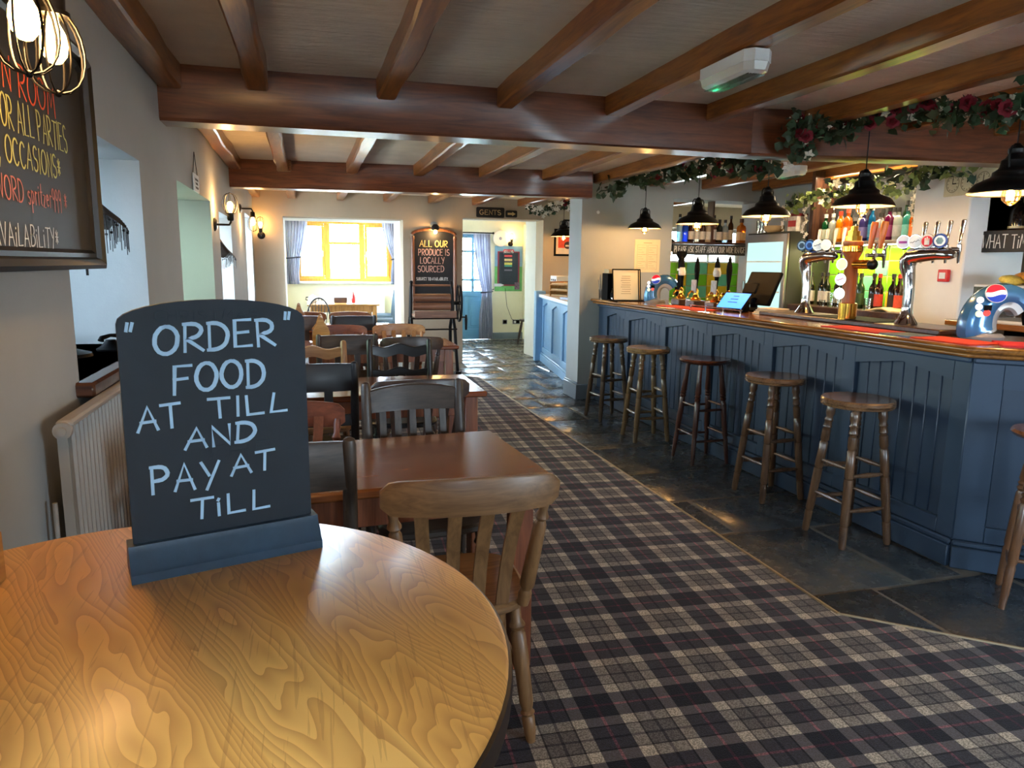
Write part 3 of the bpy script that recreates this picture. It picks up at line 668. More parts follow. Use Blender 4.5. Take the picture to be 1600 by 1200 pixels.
# ================================================================== HAND LETTERING
def _arc(cx, cy, rx, ry, a0, a1, n=10): return [(cx+rx*math.cos(R(a0+(a1-a0)*i/n)), cy+ry*math.sin(R(a0+(a1-a0)*i/n))) for i in range(n+1)]
GL = {
 'A': [[(0, 0), (.42, 1), (.8, 0)], [(.14, .36), (.68, .36)]],
 'B': [[(.05, 0), (.05, 1)], [(.05, 1)]+_arc(.3, .76, .32, .24, 90, -90)+[(.05, .52)], [(.05, .52)]+_arc(.32, .26, .38, .26, 90, -90)+[(.05, 0)]],
 'C': [_arc(.42, .5, .4, .5, 45, 315, 14)], 'D': [[(.05, 0), (.05, 1)], [(.0, 1)]+_arc(.2, .5, .55, .5, 90, -90, 12)+[(0, 0)]],
 'E': [[(.65, 1), (.05, 1), (.05, 0), (.68, 0)], [(.05, .52), (.55, .54)]], 'F': [[(.7, 1), (.05, 1), (.05, 0)], [(.05, .52), (.55, .54)]],
 'G': [_arc(.42, .5, .42, .5, 50, 330, 14)+[(.8, .45), (.5, .45)]], 'H': [[(.05, 0), (.05, 1)], [(.7, 0), (.7, 1)], [(.05, .5), (.7, .5)]],
 'I': [[(.1, 0), (.1, 1)]], 'J': [[(.5, 1), (.5, .2)]+_arc(.28, .2, .22, .2, 0, -170, 6)], 'K': [[(.05, 0), (.05, 1)], [(.65, 1), (.05, .45), (.68, 0)]],
 'L': [[(.08, 1), (.05, 0), (.65, .02)]], 'M': [[(.0, 0), (.12, 1), (.42, .3), (.75, 1), (.88, 0)]], 'N': [[(.05, 0), (.05, 1), (.7, 0), (.72, 1)]],
 'O': [_arc(.42, .5, .42, .5, 95, 455, 18)], 'P': [[(.05, 0), (.05, 1)], [(.0, 1)]+_arc(.3, .74, .36, .26, 90, -90, 8)+[(.05, .46)]],
 'Q': [_arc(.42, .5, .42, .5, 95, 455, 18), [(.5, .25), (.85, -.1)]],
 'R': [[(.05, 0), (.05, 1)], [(.0, 1)]+_arc(.3, .74, .36, .26, 90, -90, 8)+[(.1, .46), (.72, 0)]],
 'S': [_arc(.36, .75, .3, .25, 40, 250, 8)+_arc(.36, .25, .34, .25, 80, -150, 8)], 'T': [[(0, 1), (.75, 1)], [(.38, 1), (.36, 0)]],
 'U': [[(.05, 1), (.05, .3)]+_arc(.37, .3, .32, .3, 180, 360, 8)+[(.7, 1)]], 'V': [[(0, 1), (.36, 0), (.72, 1)]],
 'W': [[(0, 1), (.22, 0), (.48, .75), (.74, 0), (.98, 1)]], 'X': [[(0, 0), (.7, 1)], [(0, 1), (.7, 0)]], 'Y': [[(0, 1), (.36, .5)], [(.74, 1), (.3, -.05)]], 'Z': [[(0, 1), (.65, 1), (0, 0), (.68, 0)]],
 '*': [[(.05, .3), (.45, .8)], [(.45, .3), (.05, .8)], [(.25, .2), (.25, .9)], [(0, .55), (.5, .55)]], ',': [[(.15, .08), (.02, -.22)]], '.': [[(.05, 0), (.1, .03)]], '"': [[(.05, 1.05), (.0, .78)], [(.22, 1.05), (.17, .78)]],
 '&': [[(.7, 0), (.15, .7)]+_arc(.3, .82, .16, .18, 180, -30, 6)+[(.1, .35)]+_arc(.3, .22, .26, .22, 150, 350, 6)],
 's': [_arc(.2, .45, .16, .14, 40, 250, 6)+_arc(.2, .17, .18, .16, 80, -140, 6)], 'p': [[(.03, .6), (.03, -.4)], _arc(.2, .3, .19, .28, 170, -170, 10)], 'r': [[(.03, .6), (.03, 0)], [(.03, .4), (.15, .58), (.3, .56)]],
 'i': [[(.05, .6), (.05, 0)], [(.05, .8), (.06, .84)]], 't': [[(.15, 1), (.12, .1), (.3, 0)], [(0, .62), (.32, .64)]], 'z': [[(0, .58), (.32, .58), (0, 0), (.35, 0)]], 'e': [[(.03, .32), (.36, .34)]+_arc(.2, .3, .17, .28, 10, 310, 10)],
 'o': [_arc(.2, .3, .2, .3, 90, 450, 12)], '9': [_arc(.22, .72, .2, .26, 0, 360, 12)+[(.42, .6), (.36, -.15)]], '1': [[(.1, .8), (.25, 1), (.25, 0)]], '2': [_arc(.3, .74, .28, .26, 170, -30, 8)+[(0, 0), (.62, 0)]], '3': [_arc(.3, .76, .26, .24, 150, -90, 8)+_arc(.3, .26, .3, .26, 90, -150, 8)], '-': [[(0, .45), (.4, .45)]], '/': [[(0, 0), (.5, 1)]],
 "'": [[(.05, 1), (.02, .8)]],
}
GW = {'I': .22, 'i': .16, '.': .2, ',': .25, "'": .15, '"': .35, 'M': .92, 'W': 1.0, 'O': .86, 'G': .86, 'C': .78, 'A': .82, '*': .55, 's': .42, 'p': .44, 'r': .34, 't': .36, 'z': .4, 'e': .42, 'o': .44, '9': .46, 'D': .78, 'Q': .9}
def text_width(s, gap=.2, space=.5): return sum(space if c == ' ' else GW.get(c, .74)+gap for c in s)-gap
def lettering(lines, name, mat, parent, U, V, thick=.012, seed=1, wob=.03, flat_=.35):
    """lines: (text, origin, height, width or None, thick factor); flat hand-drawn strokes in the plane U,V"""
    U = Vector(U).normalized(); V = Vector(V).normalized(); Nn = U.cross(V); rr = random.Random(seed); mb = MB()
    for s, O, h, w, *k in lines:
        O = Vector(O); tk = thick*(k[0] if k else 1); sx = (w/text_width(s)) if w else h; slope = k[1] if len(k) > 1 else 0
        x = 0.0
        for c in s:
            if c == ' ': x += .5; continue
            g = GL.get(c) or GL.get(c.upper()); dy = rr.uniform(-wob, wob)*1.2; sk = rr.uniform(-.06, .1)
            for st in g:
                P = []
                for a, b in st:
                    a += b*sk; P.append(O+U*((x+a+rr.uniform(-wob, wob)*.3)*sx)+V*((b+dy)*h+(x+a)*sx*slope))
                n = len(P); vs = []; fs = []
                # strokes are drawn as capped flat ribbons with a little thickness
                for i in range(n):
                    T = (P[min(i+1, n-1)]-P[max(i-1, 0)]).normalized(); S = Nn.cross(T)*tk*.5
                    p = P[i]+(T*(-tk*.35) if i == 0 else (T*tk*.35 if i == n-1 else T*0))
                    f = .72 if i in (0, n-1) else 1.0
                    for q in (p-S*f, p-S*f*.8+Nn*tk*flat_*.3, p+S*f*.8+Nn*tk*flat_*.3, p+S*f): vs.append(tuple(q))
                for i in range(n-1):
                    for j in range(3): fs.append((4*i+j, 4*i+j+1, 4*i+j+5, 4*i+j+4))
                fs += [(3, 2, 1, 0), (4*n-4, 4*n-3, 4*n-2, 4*n-1)]
                mb.add(vs, fs)
            x += GW.get(c, .74)+.2
    return mb.build(name, mat, parent)

# ================================================================== ROUND HIGH TABLE + SIGN
def table_wood():
    n = N('lacquered_ash_top'); v = n.coords((1, 1, 1), (0, 0, R(-24))); sp = n.new('ShaderNodeSeparateXYZ'); n.link(v, sp.inputs[0])
    pw = .105; pid = n.math('FLOOR', n.math('DIVIDE', n.math('ADD', sp.outputs[0], .035), pw))
    wn = n.new('ShaderNodeTexWhiteNoise', noise_dimensions='1D'); n.link(pid, wn.inputs['W'])
    xl = n.math('SUBTRACT', n.math('FRACT', n.math('DIVIDE', n.math('ADD', sp.outputs[0], .035), pw)), .5)
    rnd = wn.outputs['Value']; s2 = n.new('ShaderNodeSeparateColor'); n.link(wn.outputs['Color'], s2.inputs[0])
    # low-frequency warp gives the cathedral figure
    cv = n.new('ShaderNodeCombineXYZ'); n.link(n.math('MULTIPLY', sp.outputs[0], 9.0), cv.inputs[0]); n.link(n.math('MULTIPLY', sp.outputs[1], 2.2), cv.inputs[1]); n.link(n.math('MULTIPLY', rnd, 40.0), cv.inputs[2])
    nz = n.noise(cv.outputs[0], 1.0, 2.5, .5, .3)
    cx = n.math('MULTIPLY', n.math('SUBTRACT', s2.outputs[1], .5), .9)
    xx = n.math('SUBTRACT', xl, cx); par = n.math('MULTIPLY', n.math('MULTIPLY', xx, xx), 2.3)
    f = n.math('ADD', n.math('ADD', par, n.math('MULTIPLY', sp.outputs[1], n.math('ADD', n.math('MULTIPLY', s2.outputs[2], 3.0), -1.0))), n.math('MULTIPLY', nz, 2.6))
    ring = n.math('FRACT', n.math('MULTIPLY', f, 7.0))
    line = n.ramp(ring, [(0, (1, 1, 1)), (.12, (0.75, 0.75, 0.75)), (.5, (.35, .35, .35)), (.86, (0.05, 0.05, 0.05)), (1, (.0, .0, .0))])
    base = n.mix(n.math('MULTIPLY', rnd, .7), (232, 178, 98), (216, 154, 78))
    c = n.mix(line, base, (158, 98, 44)); c = n.mix(.55, base, c)
    pores = n.noise(n.coords((190, 7, 1), (0, 0, R(-24))), 1.0, 2, .5); c = n.mix(n.math('MULTIPLY', n.math('GREATER_THAN', pores, .62), .22), c, (116, 64, 26))
    n.link(c, n.b.inputs['Base Color']); n.set(Roughness=.4, Coat_Weight=.16, Coat_Roughness=.22); n.bump(line, .05, .001); return n.m
M['table_top'] = table_wood()
ZT = 1.03
rtb = thing('round_high_table', 'round high table with golden lacquered wood top in the foreground', 'table', (-.214, .787, .012))
ZR = ZT; ZT = ZT-.012
RT = .428
MB().lathe([(0, ZT-.034), (RT-.014, ZT-.034), (RT-.005, ZT-.028), (RT-.003, ZT-.008), (RT-.004, ZT-.003), (RT-.008, ZT), (0, ZT)], 96).build('table_top', M['table_top'], rtb)
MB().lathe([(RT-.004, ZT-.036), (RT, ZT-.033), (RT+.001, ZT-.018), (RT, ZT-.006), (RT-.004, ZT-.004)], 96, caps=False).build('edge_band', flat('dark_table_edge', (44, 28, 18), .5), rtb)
MB().lathe([(.05, .04), (.042, .1), (.036, .3), (.045, .34), (.036, .38), (.036, .86), (.05, .93), (.11, ZT-.036)], 24).build('pedestal', M['black'], rtb)
MB().lathe([(.24, 0), (.25, .012), (.2, .028), (.06, .05)], 40).build('base', M['black'], rtb); ZT = ZR
M['sign_paint'] = flat('blue_black_board_paint', (18, 29, 40), .6, var=.12, vs_=26, bump=.06, bs=90)
M['sign_base'] = flat('worn_blue_grey_paint', (46, 66, 84), .45, var=.16, vs_=30, bump=.08, bs=60)
M['chalk_pen'] = flat('pale_blue_chalk_pen', (174, 208, 234), .8, var=.05)
M['ghost_chalk'] = flat('wiped_chalk_ghost', (28, 40, 50), .7, var=.08)
sg = thing('table_sign', 'standing blue-black chalk sign reading ORDER FOOD AT TILL AND PAY AT TILL', 'sign', (-.121, 1.041, ZT), R(16))
out = [(-.119, .012), (.119, .012), (.119, .338)]+[(.119*math.cos(a)*1.0, .338+.030*math.sin(a)**.9) for a in [PI*i/16 for i in range(1, 16)]]+[(-.119, .338)]
Mx = Matrix(((1, 0, 0, 0), (0, 0, -1, 0), (0, 1, 0, 0), (0, 0, 0, 1)))
MB().prism(out, -.006, .006, Mx).build('board', M['sign_paint'], sg)
prof = [(-.036, -.0), (-.036, .012), (-.031, .016), (-.027, .026), (-.018, .036), (-.016, .045), (.016, .045), (.018, .036), (.027, .026), (.031, .016), (.036, .012), (.036, 0)]
MB().strip([[(x, a, b) for a, b in prof] for x in (-.126, -.123, .123, .126)], close=True).build('foot', M['sign_base'], sg)
LU, LV = (1, 0, 0), (0, 0, 1); y_ = -.0068
L_ = [('"', (-.109, y_, .306), .032, None), ('ORDER', (-.078, y_, .299), .036, .155, 1, .03), ('"', (.093, y_, .316), .03, None), ('FOOD', (-.059, y_, .245), .037, .119, 1, .02),
      ('AT', (-.103, y_, .196), .031, .051, 1, .06), ('TILL', (-.014, y_, .207), .026, .105, 1, 0), ('AND', (-.048, y_, .166), .027, .091, 1, .02),
      ('PAY', (-.093, y_, .112), .036, .083, 1, -.03), ('AT', (.009, y_, .122), .027, .058, 1, .06), ('TiLL', (-.046, y_, .067), .027, .107, 1, 0)]
lettering(L_, 'lettering', M['chalk_pen'], sg, LU, LV, .0058, 3, .04)
for q_ in (('CHRISTMAS', (-.075, y_+.0004, .342), .012, .13, 1, 0), ('THE', (-.03, y_+.0004, .148), .018, .1, 1, 0)): lettering([q_], 'wiped_lettering', M['ghost_chalk'], sg, LU, LV, .0022, 5)
# wooden condiment caddies with ogee ends
def caddy(x, y, z, rz, label, L=.26, W=.13, H=.24, col=('pine_x', 'dark_wood')):
    t = thing('condiment_caddy', label, 'caddy', (x, y, z), rz, 'wooden caddies on the tables')
    pr = [(-W/2, 0), (W/2, 0), (W/2, H*.5)]+[(W/2-.012, H*.56), (W*.26, H*.68), (W*.17, H*.82), (W*.12, H*.95), (0, H), (-W*.12, H*.95), (-W*.17, H*.82), (-W*.26, H*.68), (-W/2+.012, H*.56)]+[(-W/2, H*.5)]
    Mz = Matrix(((1, 0, 0, 0), (0, 0, -1, 0), (0, 1, 0, 0), (0, 0, 0, 1)))
    for y0 in (-L/2, L/2-.014): MB().prism(pr, -y0-.014, -y0, Mz).build('end_panel', M[col[0]], t)
    for s_ in (-1, 1): BX(s_*W/2-(.012 if s_ > 0 else 0), s_*W/2+(.012 if s_ < 0 else 0), -L/2+.014, L/2-.014, .0, H*.45, .002).build('side_panel', M[col[1]], t)
    BX(-W/2+.012, W/2-.012, -L/2+.014, L/2-.014, 0, .012).build('bottom', M[col[0]], t)
    MB().cyl((0, -L/2+.01, H*.84), (0, L/2-.01, H*.84), .009).build('handle', M[col[0]], t)
caddy(-.506, .99, ZT, R(80), 'wooden condiment caddy cut off by the left edge on the round table', .2, .13, .13)
caddy(.105, 6.30, .75, R(0), 'pale wooden caddy with ogee ends on the third table', .3, .14, .25)
caddy(-.09, 8.1, .75, R(0), 'pale wooden caddy with ogee ends on the fourth table', .3, .13, .25)

# ================================================================== LEFT WALL
def big_board():
    t = thing('wall_chalkboard', 'big black-framed chalkboard about the function room, at upper left', 'chalkboard', (LW, 0, 0))
    Y0, Y1, Z0, Z1 = 1.15, 2.58, 1.42, 2.06; c = .075
    BX(.012, .022, Y0+.03, Y1-.03, Z0+.03, Z1-.03).build('slate', M['chalk_board'], t)
    fr = flat('black_moulded_frame', (12, 12, 13), .4, var=.1)
    prof = [(.0, 0), (.045, .0), (.05, .012), (.042, .028), (.028, .034), (.03, .046), (.022, .056), (.012, .056)]
    poly = [(Y0, Z0), (Y1, Z0), (Y1, Z1-c*.3), (Y1-c, Z1+.0), (Y0+c, Z1), (Y0, Z1-c*.3)]
    cxy = ((Y0+Y1)/2, (Z0+Z1)/2); names = ['frame_bottom', 'frame_side', 'frame_corner', 'frame_top', 'frame_corner', 'frame_side']
    def off(i, d):
        p = Vector(poly[i]); a = (Vector(poly[i])-Vector(poly[i-1])).normalized(); b = (Vector(poly[(i+1) % 6])-p).normalized()
        na = Vector((-a.y, a.x)); nb = Vector((-b.y, b.x)); q = (na+nb).normalized(); k = d/max(.3, q.dot(na)); return p+q*k
    for i in range(6):
        j = (i+1) % 6
        MB().strip([[(h, *off(i, d)) for h, d in prof], [(h, *off(j, d)) for h, d in prof]], close=True).build(names[i], fr, t)
    x_ = .0228
    red = flat('orange_red_chalk', (226, 92, 52), .9); yel = flat('yellow_green_chalk', (196, 196, 120), .9); pnk = flat('pink_chalk', (204, 126, 116), .9); wht = M['chalk_white']
    U, V = (0, 1, 0), (0, 0, 1)
    lettering([('FUNCTION ROOM', (x_, 1.52, 1.832), .075, .76, 1, -.01)], 'lettering', red, t, U, V, .0055, 4)
    for q_ in (('FOR ALL PARTIES', (x_, 1.86, 1.742), .072, .50, 1, .0), ('SPECIAL, OCCASIONS*', (x_, 1.60, 1.662), .060, .68, 1, .0)): lettering([q_], 'lettering', yel, t, U, V, .005, 5)
    lettering([('PASSWORD spritzer999 *', (x_, 1.68, 1.58), .052, .63, 1, 0)], 'lettering', pnk, t, U, V, .0042, 6)
    lettering([('SUBJECT TO AVAiLABiLiTY*', (x_, 1.40, 1.478), .050, .81, 1, 0)], 'lettering', wht, t, U, V, .0042, 7)
    MB().cyl((.02, 2.46, Z0-.02), (.02, 2.46, Z0+.005), .004).build('hook', M['black'], t)
big_board()
# radiator
rad = thing('radiator', 'grey ribbed panel radiator on the left wall behind the sign', 'radiator', (LW, 0, 0))
M['rad_paint'] = flat('grey_radiator_paint', (156, 150, 142), .4, var=.04)
rows = []
ys = [1.98+.009*i for i in range(132)]
MB().strip([[(.078-(.016 if i % 4 in (1, 2) else 0), y_, z) for z in (.30, .33, 1.0, 1.03)] for i, y_ in enumerate(ys)]).build('ribbed_panel', M['rad_paint'], rad)
BX(.045, .069, 1.98, 3.17, .30, 1.03).build('core', M['rad_paint'], rad)
MB().box(.045, .085, 1.975, 3.175, 1.03, 1.05, .006).build('top_grille', M['rad_paint'], rad); MB().cyl((.062, 1.966, 1.025), (.062, 1.98, 1.025), .022, n=16).cyl((.062, 1.958, 1.025), (.062, 1.967, 1.025), .011, n=12).build('end_plug', M['rad_paint'], rad)
for y_ in (2.2, 3.0): BX(.001, .045, y_, y_+.04, .5, .56).build('bracket', M['rad_paint'], rad)
MB().tube([(.03, 1.97, .84), (.03, 1.965, .6), (.028, 1.972, .3), (.03, 1.97, 0)], .006, 8).build('pipe', M['rad_paint'], rad)
# cage lamps
def cage(mb, c, r, h, n_=8, up_=1):
    """wire cage standing (up_=1) or hanging (up_=-1) from its ring at c"""
    c = Vector(c)
    for k in range(n_):
        a = 2*PI*k/n_; pts = [(.45, 0), (.6, .05), (.78, .16), (.92, .30), (1.0, .48), (.99, .63), (.9, .77), (.72, .89), (.45, .965), (.2, .99), (0.02, 1.0)]
        mb.tube([c+Vector((r*q*math.cos(a), r*q*math.sin(a), up_*h*t)) for q, t in pts], .0022, 5)
    mb.tube([c+Vector((r*.5*math.cos(2*PI*k/20), r*.5*math.sin(2*PI*k/20), 0)) for k in range(20)], .003, 5, True)
    mb.ball(c+Vector((0, 0, up_*h)), .007, 8, 5)
def bulb_parts(t, c, r, h, up_=1, drop=0):
    c = Vector(c); P = [(0, 0), (r*.45, 0), (r*.5, h*.12), (r*.9, h*.35), (r, h*.58), (r*.86, h*.8), (r*.45, h*.96), (0, h)]
    Mm = Matrix.Translation(c) @ Matrix.Diagonal((1, 1, up_, 1))
    b = MB().lathe([(a, b_) for a, b_ in P], 16, Mm, caps=False).build('bulb', M['bulb'], t)
    return b
def cage_lamp(name, label, base, arm, up_, energy, r=.055, h=.15, group='cage wall lamps', wall=(1, 0)):
    """base: plate centre on the wall; arm: how far the socket stands out"""
    t = thing(name, label, 'wall lamp', base, 0, group); wx, wy = wall
    MB().lathe([(0, 0), (.05, 0), (.05, .008), (.035, .02), (0, .022)], 20, Matrix.Rotation(PI/2, 4, 'Y') if wx else Matrix.Rotation(PI/2, 4, 'X')).build('wall_plate', M['black'], t)
    e = Vector((wx*arm, wy*arm, 0)); MB().tube([(0, 0, 0), e*.55, e*.9, e+Vector((0, 0, up_*.02)), e+Vector((0, 0, up_*.05))], .008, 8).build('arm', M['black'], t)
    MB().lathe([(0, 0), (.018, 0), (.024, .01), (.024, .05), (.034, .052), (.034, .058), (.02, .06), (0, .06)], 16, Matrix.Translation(e+Vector((0, 0, up_*.03))) @ Matrix.Diagonal((1, 1, up_, 1))).build('socket', M['black'], t)
    mb = MB(); cage(mb, e+Vector((0, 0, up_*.085)), r, h, 8, up_); mb.build('wire_cage', M['black'], t)
    bulb_parts(t, e+Vector((0, 0, up_*.09)), .024, .085, up_)
    lamp(e+Vector((0, 0, up_*.14)), energy, radius=.025, parent=t)
    return t
cage_lamp('cage_wall_lamp', 'upright wire-cage lamp on the left wall after the second niche', (LW, 5.95, 1.72), .12, 1, 2.6)
cage_lamp('cage_wall_lamp', 'hanging wire-cage lamp in the middle of the left wall lamps', (LW, 8.3, 2.0), .13, -1, 2.6)
cage_lamp('cage_wall_lamp', 'upright wire-cage lamp in the far left corner', (-.56, 10.3, 1.79), .12, 1, 1.6, wall=(0, -1))
# near double cage lamp hanging in front of the chalkboard
def near_lamp():
    t = thing('twin_cage_lamp', 'twin hanging wire-cage lamp with glowing bulbs at the top left corner', 'wall lamp', (LW, 1.565, 2.03))
    MB().box(0, .02, -.06, .06, -.035, .035, .006).build('wall_plate', M['black'], t)
    for (dy, dx, zt, en) in ((-.078, .21, -.115, 1.8), (.075, .21, -.115, 1.8)):
        e = Vector((dx, dy, 0)); MB().tube([(.01, dy*.4, 0), (dx*.5, dy*.8, .035), (dx*.9, dy, .03), (dx, dy, -.005), (dx, dy, zt+.05)], .007, 8).build('arm', M['black'], t)
        s_ = Vector((dx, dy, zt)); MB().lathe([(0, .055), (.016, .055), (.026, .03), (.024, 0), (.032, -.002), (.032, -.01), (.02, -.012), (0, -.012)], 16, Matrix.Translation(s_)).build('socket', M['black'], t)
        mb = MB(); cage(mb, s_+Vector((0, 0, -.005)), .052, .145, 8, -1); mb.build('wire_cage', M['black'], t)
        bulb_parts(t, s_+Vector((0, 0, -.012)), .024, .085, -1); lamp(s_+Vector((0, 0, -.06)), en, radius=.04, parent=t)
near_lamp()
# fringed lampshades in the niches
M['shade_cloth'] = flat('black_brocade', (30, 24, 20), .8, var=.5, vs_=30)
M['shade_band'] = flat('amber_brocade_band', (150, 104, 58), .8, var=.4, vs_=24)  # amber brocade band around the upper lampshade
def fringed_lamp(x, y, z, s, label):
    t = thing('table_lamp', label, 'lamp', (x, y, z), 0, 'fringed lamps on the window sills')
    MB().lathe([(0, 0), (.09*s, 0), (.085*s, .012), (.03*s, .03), (.016*s, .05), (.012*s, .2), (.02*s, .22), (.012*s, .24), (.012*s, .60)], 18).build('stand', M['black'], t)
    n_ = 32; rows = []
    for u in [i/9 for i in range(10)]:
        r = (.05+.175*u**1.7)*s; zz = (.735-.24*u)
        rows.append([(r*(1+.06*u*math.cos(6*a))*math.cos(a), r*(1+.06*u*math.cos(6*a))*math.sin(a), zz-.025*u*math.cos(6*a)) for a in [2*PI*k/n_ for k in range(n_)]])
    MB().strip([q+[q[0]] for q in rows]).build('lamp_shade', M['shade_cloth'], t)
    mb = MB().strip([q+[q[0]] for q in [[(a*1.012, b*1.012, c) for a, b, c in rows[i]] for i in (1, 2, 3, 4, 5)]]); mb.build('brocade_band', M['shade_band'], t)
    fr = MB(); rr = random.Random(3)
    for k in range(96):
        a = 2*PI*k/96; r = .225*s*(1+.06*math.cos(6*a)); z0 = .495-.025*math.cos(6*a); L = .085+rr.uniform(-.012, .012)
        p = Vector((r*math.cos(a), r*math.sin(a), z0)); fr.tube([p, p-Vector((0, 0, L))], .0016, 4)
        if k % 2 == 0: fr.ball(p-Vector((0, 0, .014)), .006, 6, 4)
    f = fr.build('bead_fringe', M['black'], t); f['kind'] = 'stuff'
fringed_lamp(-.87, 2.98, 1.09, 1.0, 'black fringed lampshade in the first window niche beside the chalkboard')
fringed_lamp(-.80, 7.0, 1.0, .8, 'small dark fringed lampshade in the third niche, between the cage lamps')
# small plaque on a string
pl = thing('hanging_plaque', 'small wooden plaque hung on string above the second niche', 'plaque', (LW, 5.02, 1.93))
BX(.004, .014, -.11, .11, -.055, .055, .003).build('board', M['white_gloss'], pl, label='pale lettered plaque board'); MB().tube([(.008, -.09, .055), (.008, 0, .19), (.008, .09, .055)], .0022, 5).build('string', M['black'], pl)
mb = MB()
for z0, a in ((.02, .07), (-.005, .05), (-.03, .06)): mb.tube([(.0148, -a+.02*k, z0+.007*(-1)**k) for k in range(int(a*100)+1)], .0016, 4)
mb.build('faint_script', flat('grey_script_ink', (96, 92, 88), .8), pl)
# black ornament on the first niche sill
orn = thing('telephone', 'black ornamental telephone on the first niche sill', 'ornament', (-.76, 3.16, 1.09), R(70)); orn.scale = (.6, .6, .6)
MB().lathe([(.085, 0), (.09, .012), (.06, .03), (.035, .06), (.03, .07)], 18).build('body', M['black_matt'], orn)
MB().tube([(-.1, 0, .072), (-.09, 0, .09), (0, 0, .1), (.09, 0, .09), (.1, 0, .072)], [.02, .016, .011, .016, .02], 10).build('handset', M['black_matt'], orn)

# ================================================================== PENDANT LAMPS
M['shade_in'] = flat('cream_enamel', (206, 190, 166), .4, var=.03)
def pendant(x, y, z, dia, label, energy=7.5):
    """z: rim height"""
    t = thing('pendant_lamp', label, 'pendant lamp', (x, y, z), R(20), 'black barn pendants over the bar'); s = dia/.36
    o = [(.180, 0), (.181, .006), (.172, .022), (.150, .048), (.115, .066), (.095, .074), (.088, .082), (.086, .098), (.066, .112), (.06, .122), (.056, .15), (.040, .162), (.03, .18), (.034, .186), (.034, .20), (.020, .215), (.012, .225), (.0, .226)]
    MB().lathe([(a*s, b*s) for a, b in o], 36, caps=False).build('shade', M['black'], t)
    MB().lathe([(a*s*.985, b*s-.002) for a, b in o[1:11]], 36, caps=False).build('shade_lining', M['shade_in'], t)
    for q in (-1, 1): MB().tube([(q*.062*s, 0, .115*s), (q*.072*s, 0, .15*s), (q*.07*s, 0, .19*s), (q*.055*s, 0, .208*s), (q*.02*s, 0, .212*s), (0, 0, .214*s)], .0048*s, 7).build('handle_loop', M['black'], t)
    MB().cyl((0, 0, .22*s), (0, 0, CE-z-.02), .0035, n=6).build('cord', M['black'], t); MB().lathe([(.04, 0), (.036, .018), (.0, .022)], 16, Matrix.Translation((0, 0, CE-z-.03))).build('ceiling_rose', M['black'], t)
    MB().cyl((0, 0, .04*s), (0, 0, .1*s), .02*s, n=12).build('socket', M['brass'], t)
    MB().lathe([(0, -.052*s), (.012*s, -.051*s), (.036*s, -.028*s), (.040*s, -.005*s), (.036*s, .018*s), (.02*s, .035*s), (.016*s, .045*s)], 14, caps=False).build('bulb_glass', M['bulb_glass'], t, ang=10)
    MB().tube([(.008*math.cos(k*1.3)*s, .008*math.sin(k*1.3)*s, (.022-.005*k)*s) for k in range(10)], .0062*s, 6).build('filament', M['filament'], t)
    lamp((0, 0, -.012*s), energy, radius=.02, parent=t)
pendant(3.27, 6.62, 1.815, .33, 'farthest black pendant lamp over the bar, in front of the notice')
pendant(3.27, 5.61, 1.81, .36, 'black pendant lamp over the hand pumps, second from the far wall')
pendant(3.34, 4.74, 1.825, .35, 'black pendant lamp in front of the drinks fridge')
pendant(3.32, 3.74, 1.825, .36, 'large black pendant lamp over the wooden beer tower')
pendant(3.16, 2.63, 1.80, .36, 'nearest black pendant lamp cut by the right edge')
pendant(3.50, 9.61, 1.84, .36, 'black pendant lamp over the half bar beyond the pillar')

# ================================================================== BACK BAR
M['green_tile'] = flat('lime_glazed_tile', (120, 196, 38), .12, var=.12, vs_=2); M['yellow_tile'] = flat('yellow_glazed_tile', (228, 190, 40), .12, var=.1, vs_=2); M['orange_tile'] = flat('orange_glazed_tile', (222, 110, 34), .12, var=.1)
M['teal_tile'] = flat('mint_glazed_tile', (110, 196, 150), .12, var=.1)
M['grout'] = flat('pale_grout', (214, 206, 150), .8)
bb = thing('back_bar', 'dark wooden back bar unit below the bottle shelves', 'back bar', (0, 0, 0))
BX(4.52, 4.98, 4.62, 5.98, .98, 1.10, .008).build('worktop', M['dark_wood'], bb); BX(4.58, 4.98, 4.64, 5.96, 0, .98).build('carcass', M['dark_wood_z'], bb)
for y0 in (4.66, 5.10, 5.54):
    d = BX(4.555, 4.58, y0, y0+.41, .08, .95, .006).build('door', M['dark_wood_z'], bb); MB().ball((4.545, y0+.05, .6), .012).build('knob', M['brass'], d)
ts = thing('tiled_splashback', 'lime green tiled splashback behind the wine bottles', 'tiles', (4.985, 0, 0))
BX(-.004, .01, 4.62, 5.98, 1.10, 1.66).build('grout_bed', M['grout'], ts)
tm = {k: BX(-.012, -.003, .004, .146, .004, .134, .004).mesh('tile', M[k]) for k in ('green_tile', 'yellow_tile', 'teal_tile', 'orange_tile')}
rr = random.Random(5)
for j in range(4):
    for i in range(9): obj('tile', tm['green_tile' if rr.random() < .72 else ('yellow_tile' if rr.random() < .6 else 'teal_tile')], ts, (0, 4.63+.15*i, 1.11+.137*j))
sh = thing('bottle_shelf', 'lit wooden shelf of spirits above the green tiles', 'shelf', (0, 0, 0))
BX(4.74, 5.0, 4.62, 5.98, 1.66, 1.69, .004).build('board', M['dark_wood'], sh)
M['led'] = glow('warm_shelf_light', (1.0, .78, .40), 9)
MB().box(4.745, 4.765, 4.66, 5.94, 1.649, 1.660, .002).build('light_strip', M['led'], sh)
for y_ in (4.62, 5.96): BX(4.72, 5.0, y_, y_+.05, 1.69, CE-.02, .004).build('upright', M['dark_wood_z'], sh)
BX(4.975, 4.995, 4.67, 5.96, 1.69, 2.3).build('mirror_back', flat('smoky_mirror', (96, 98, 102), .12, .6, var=.02), sh)
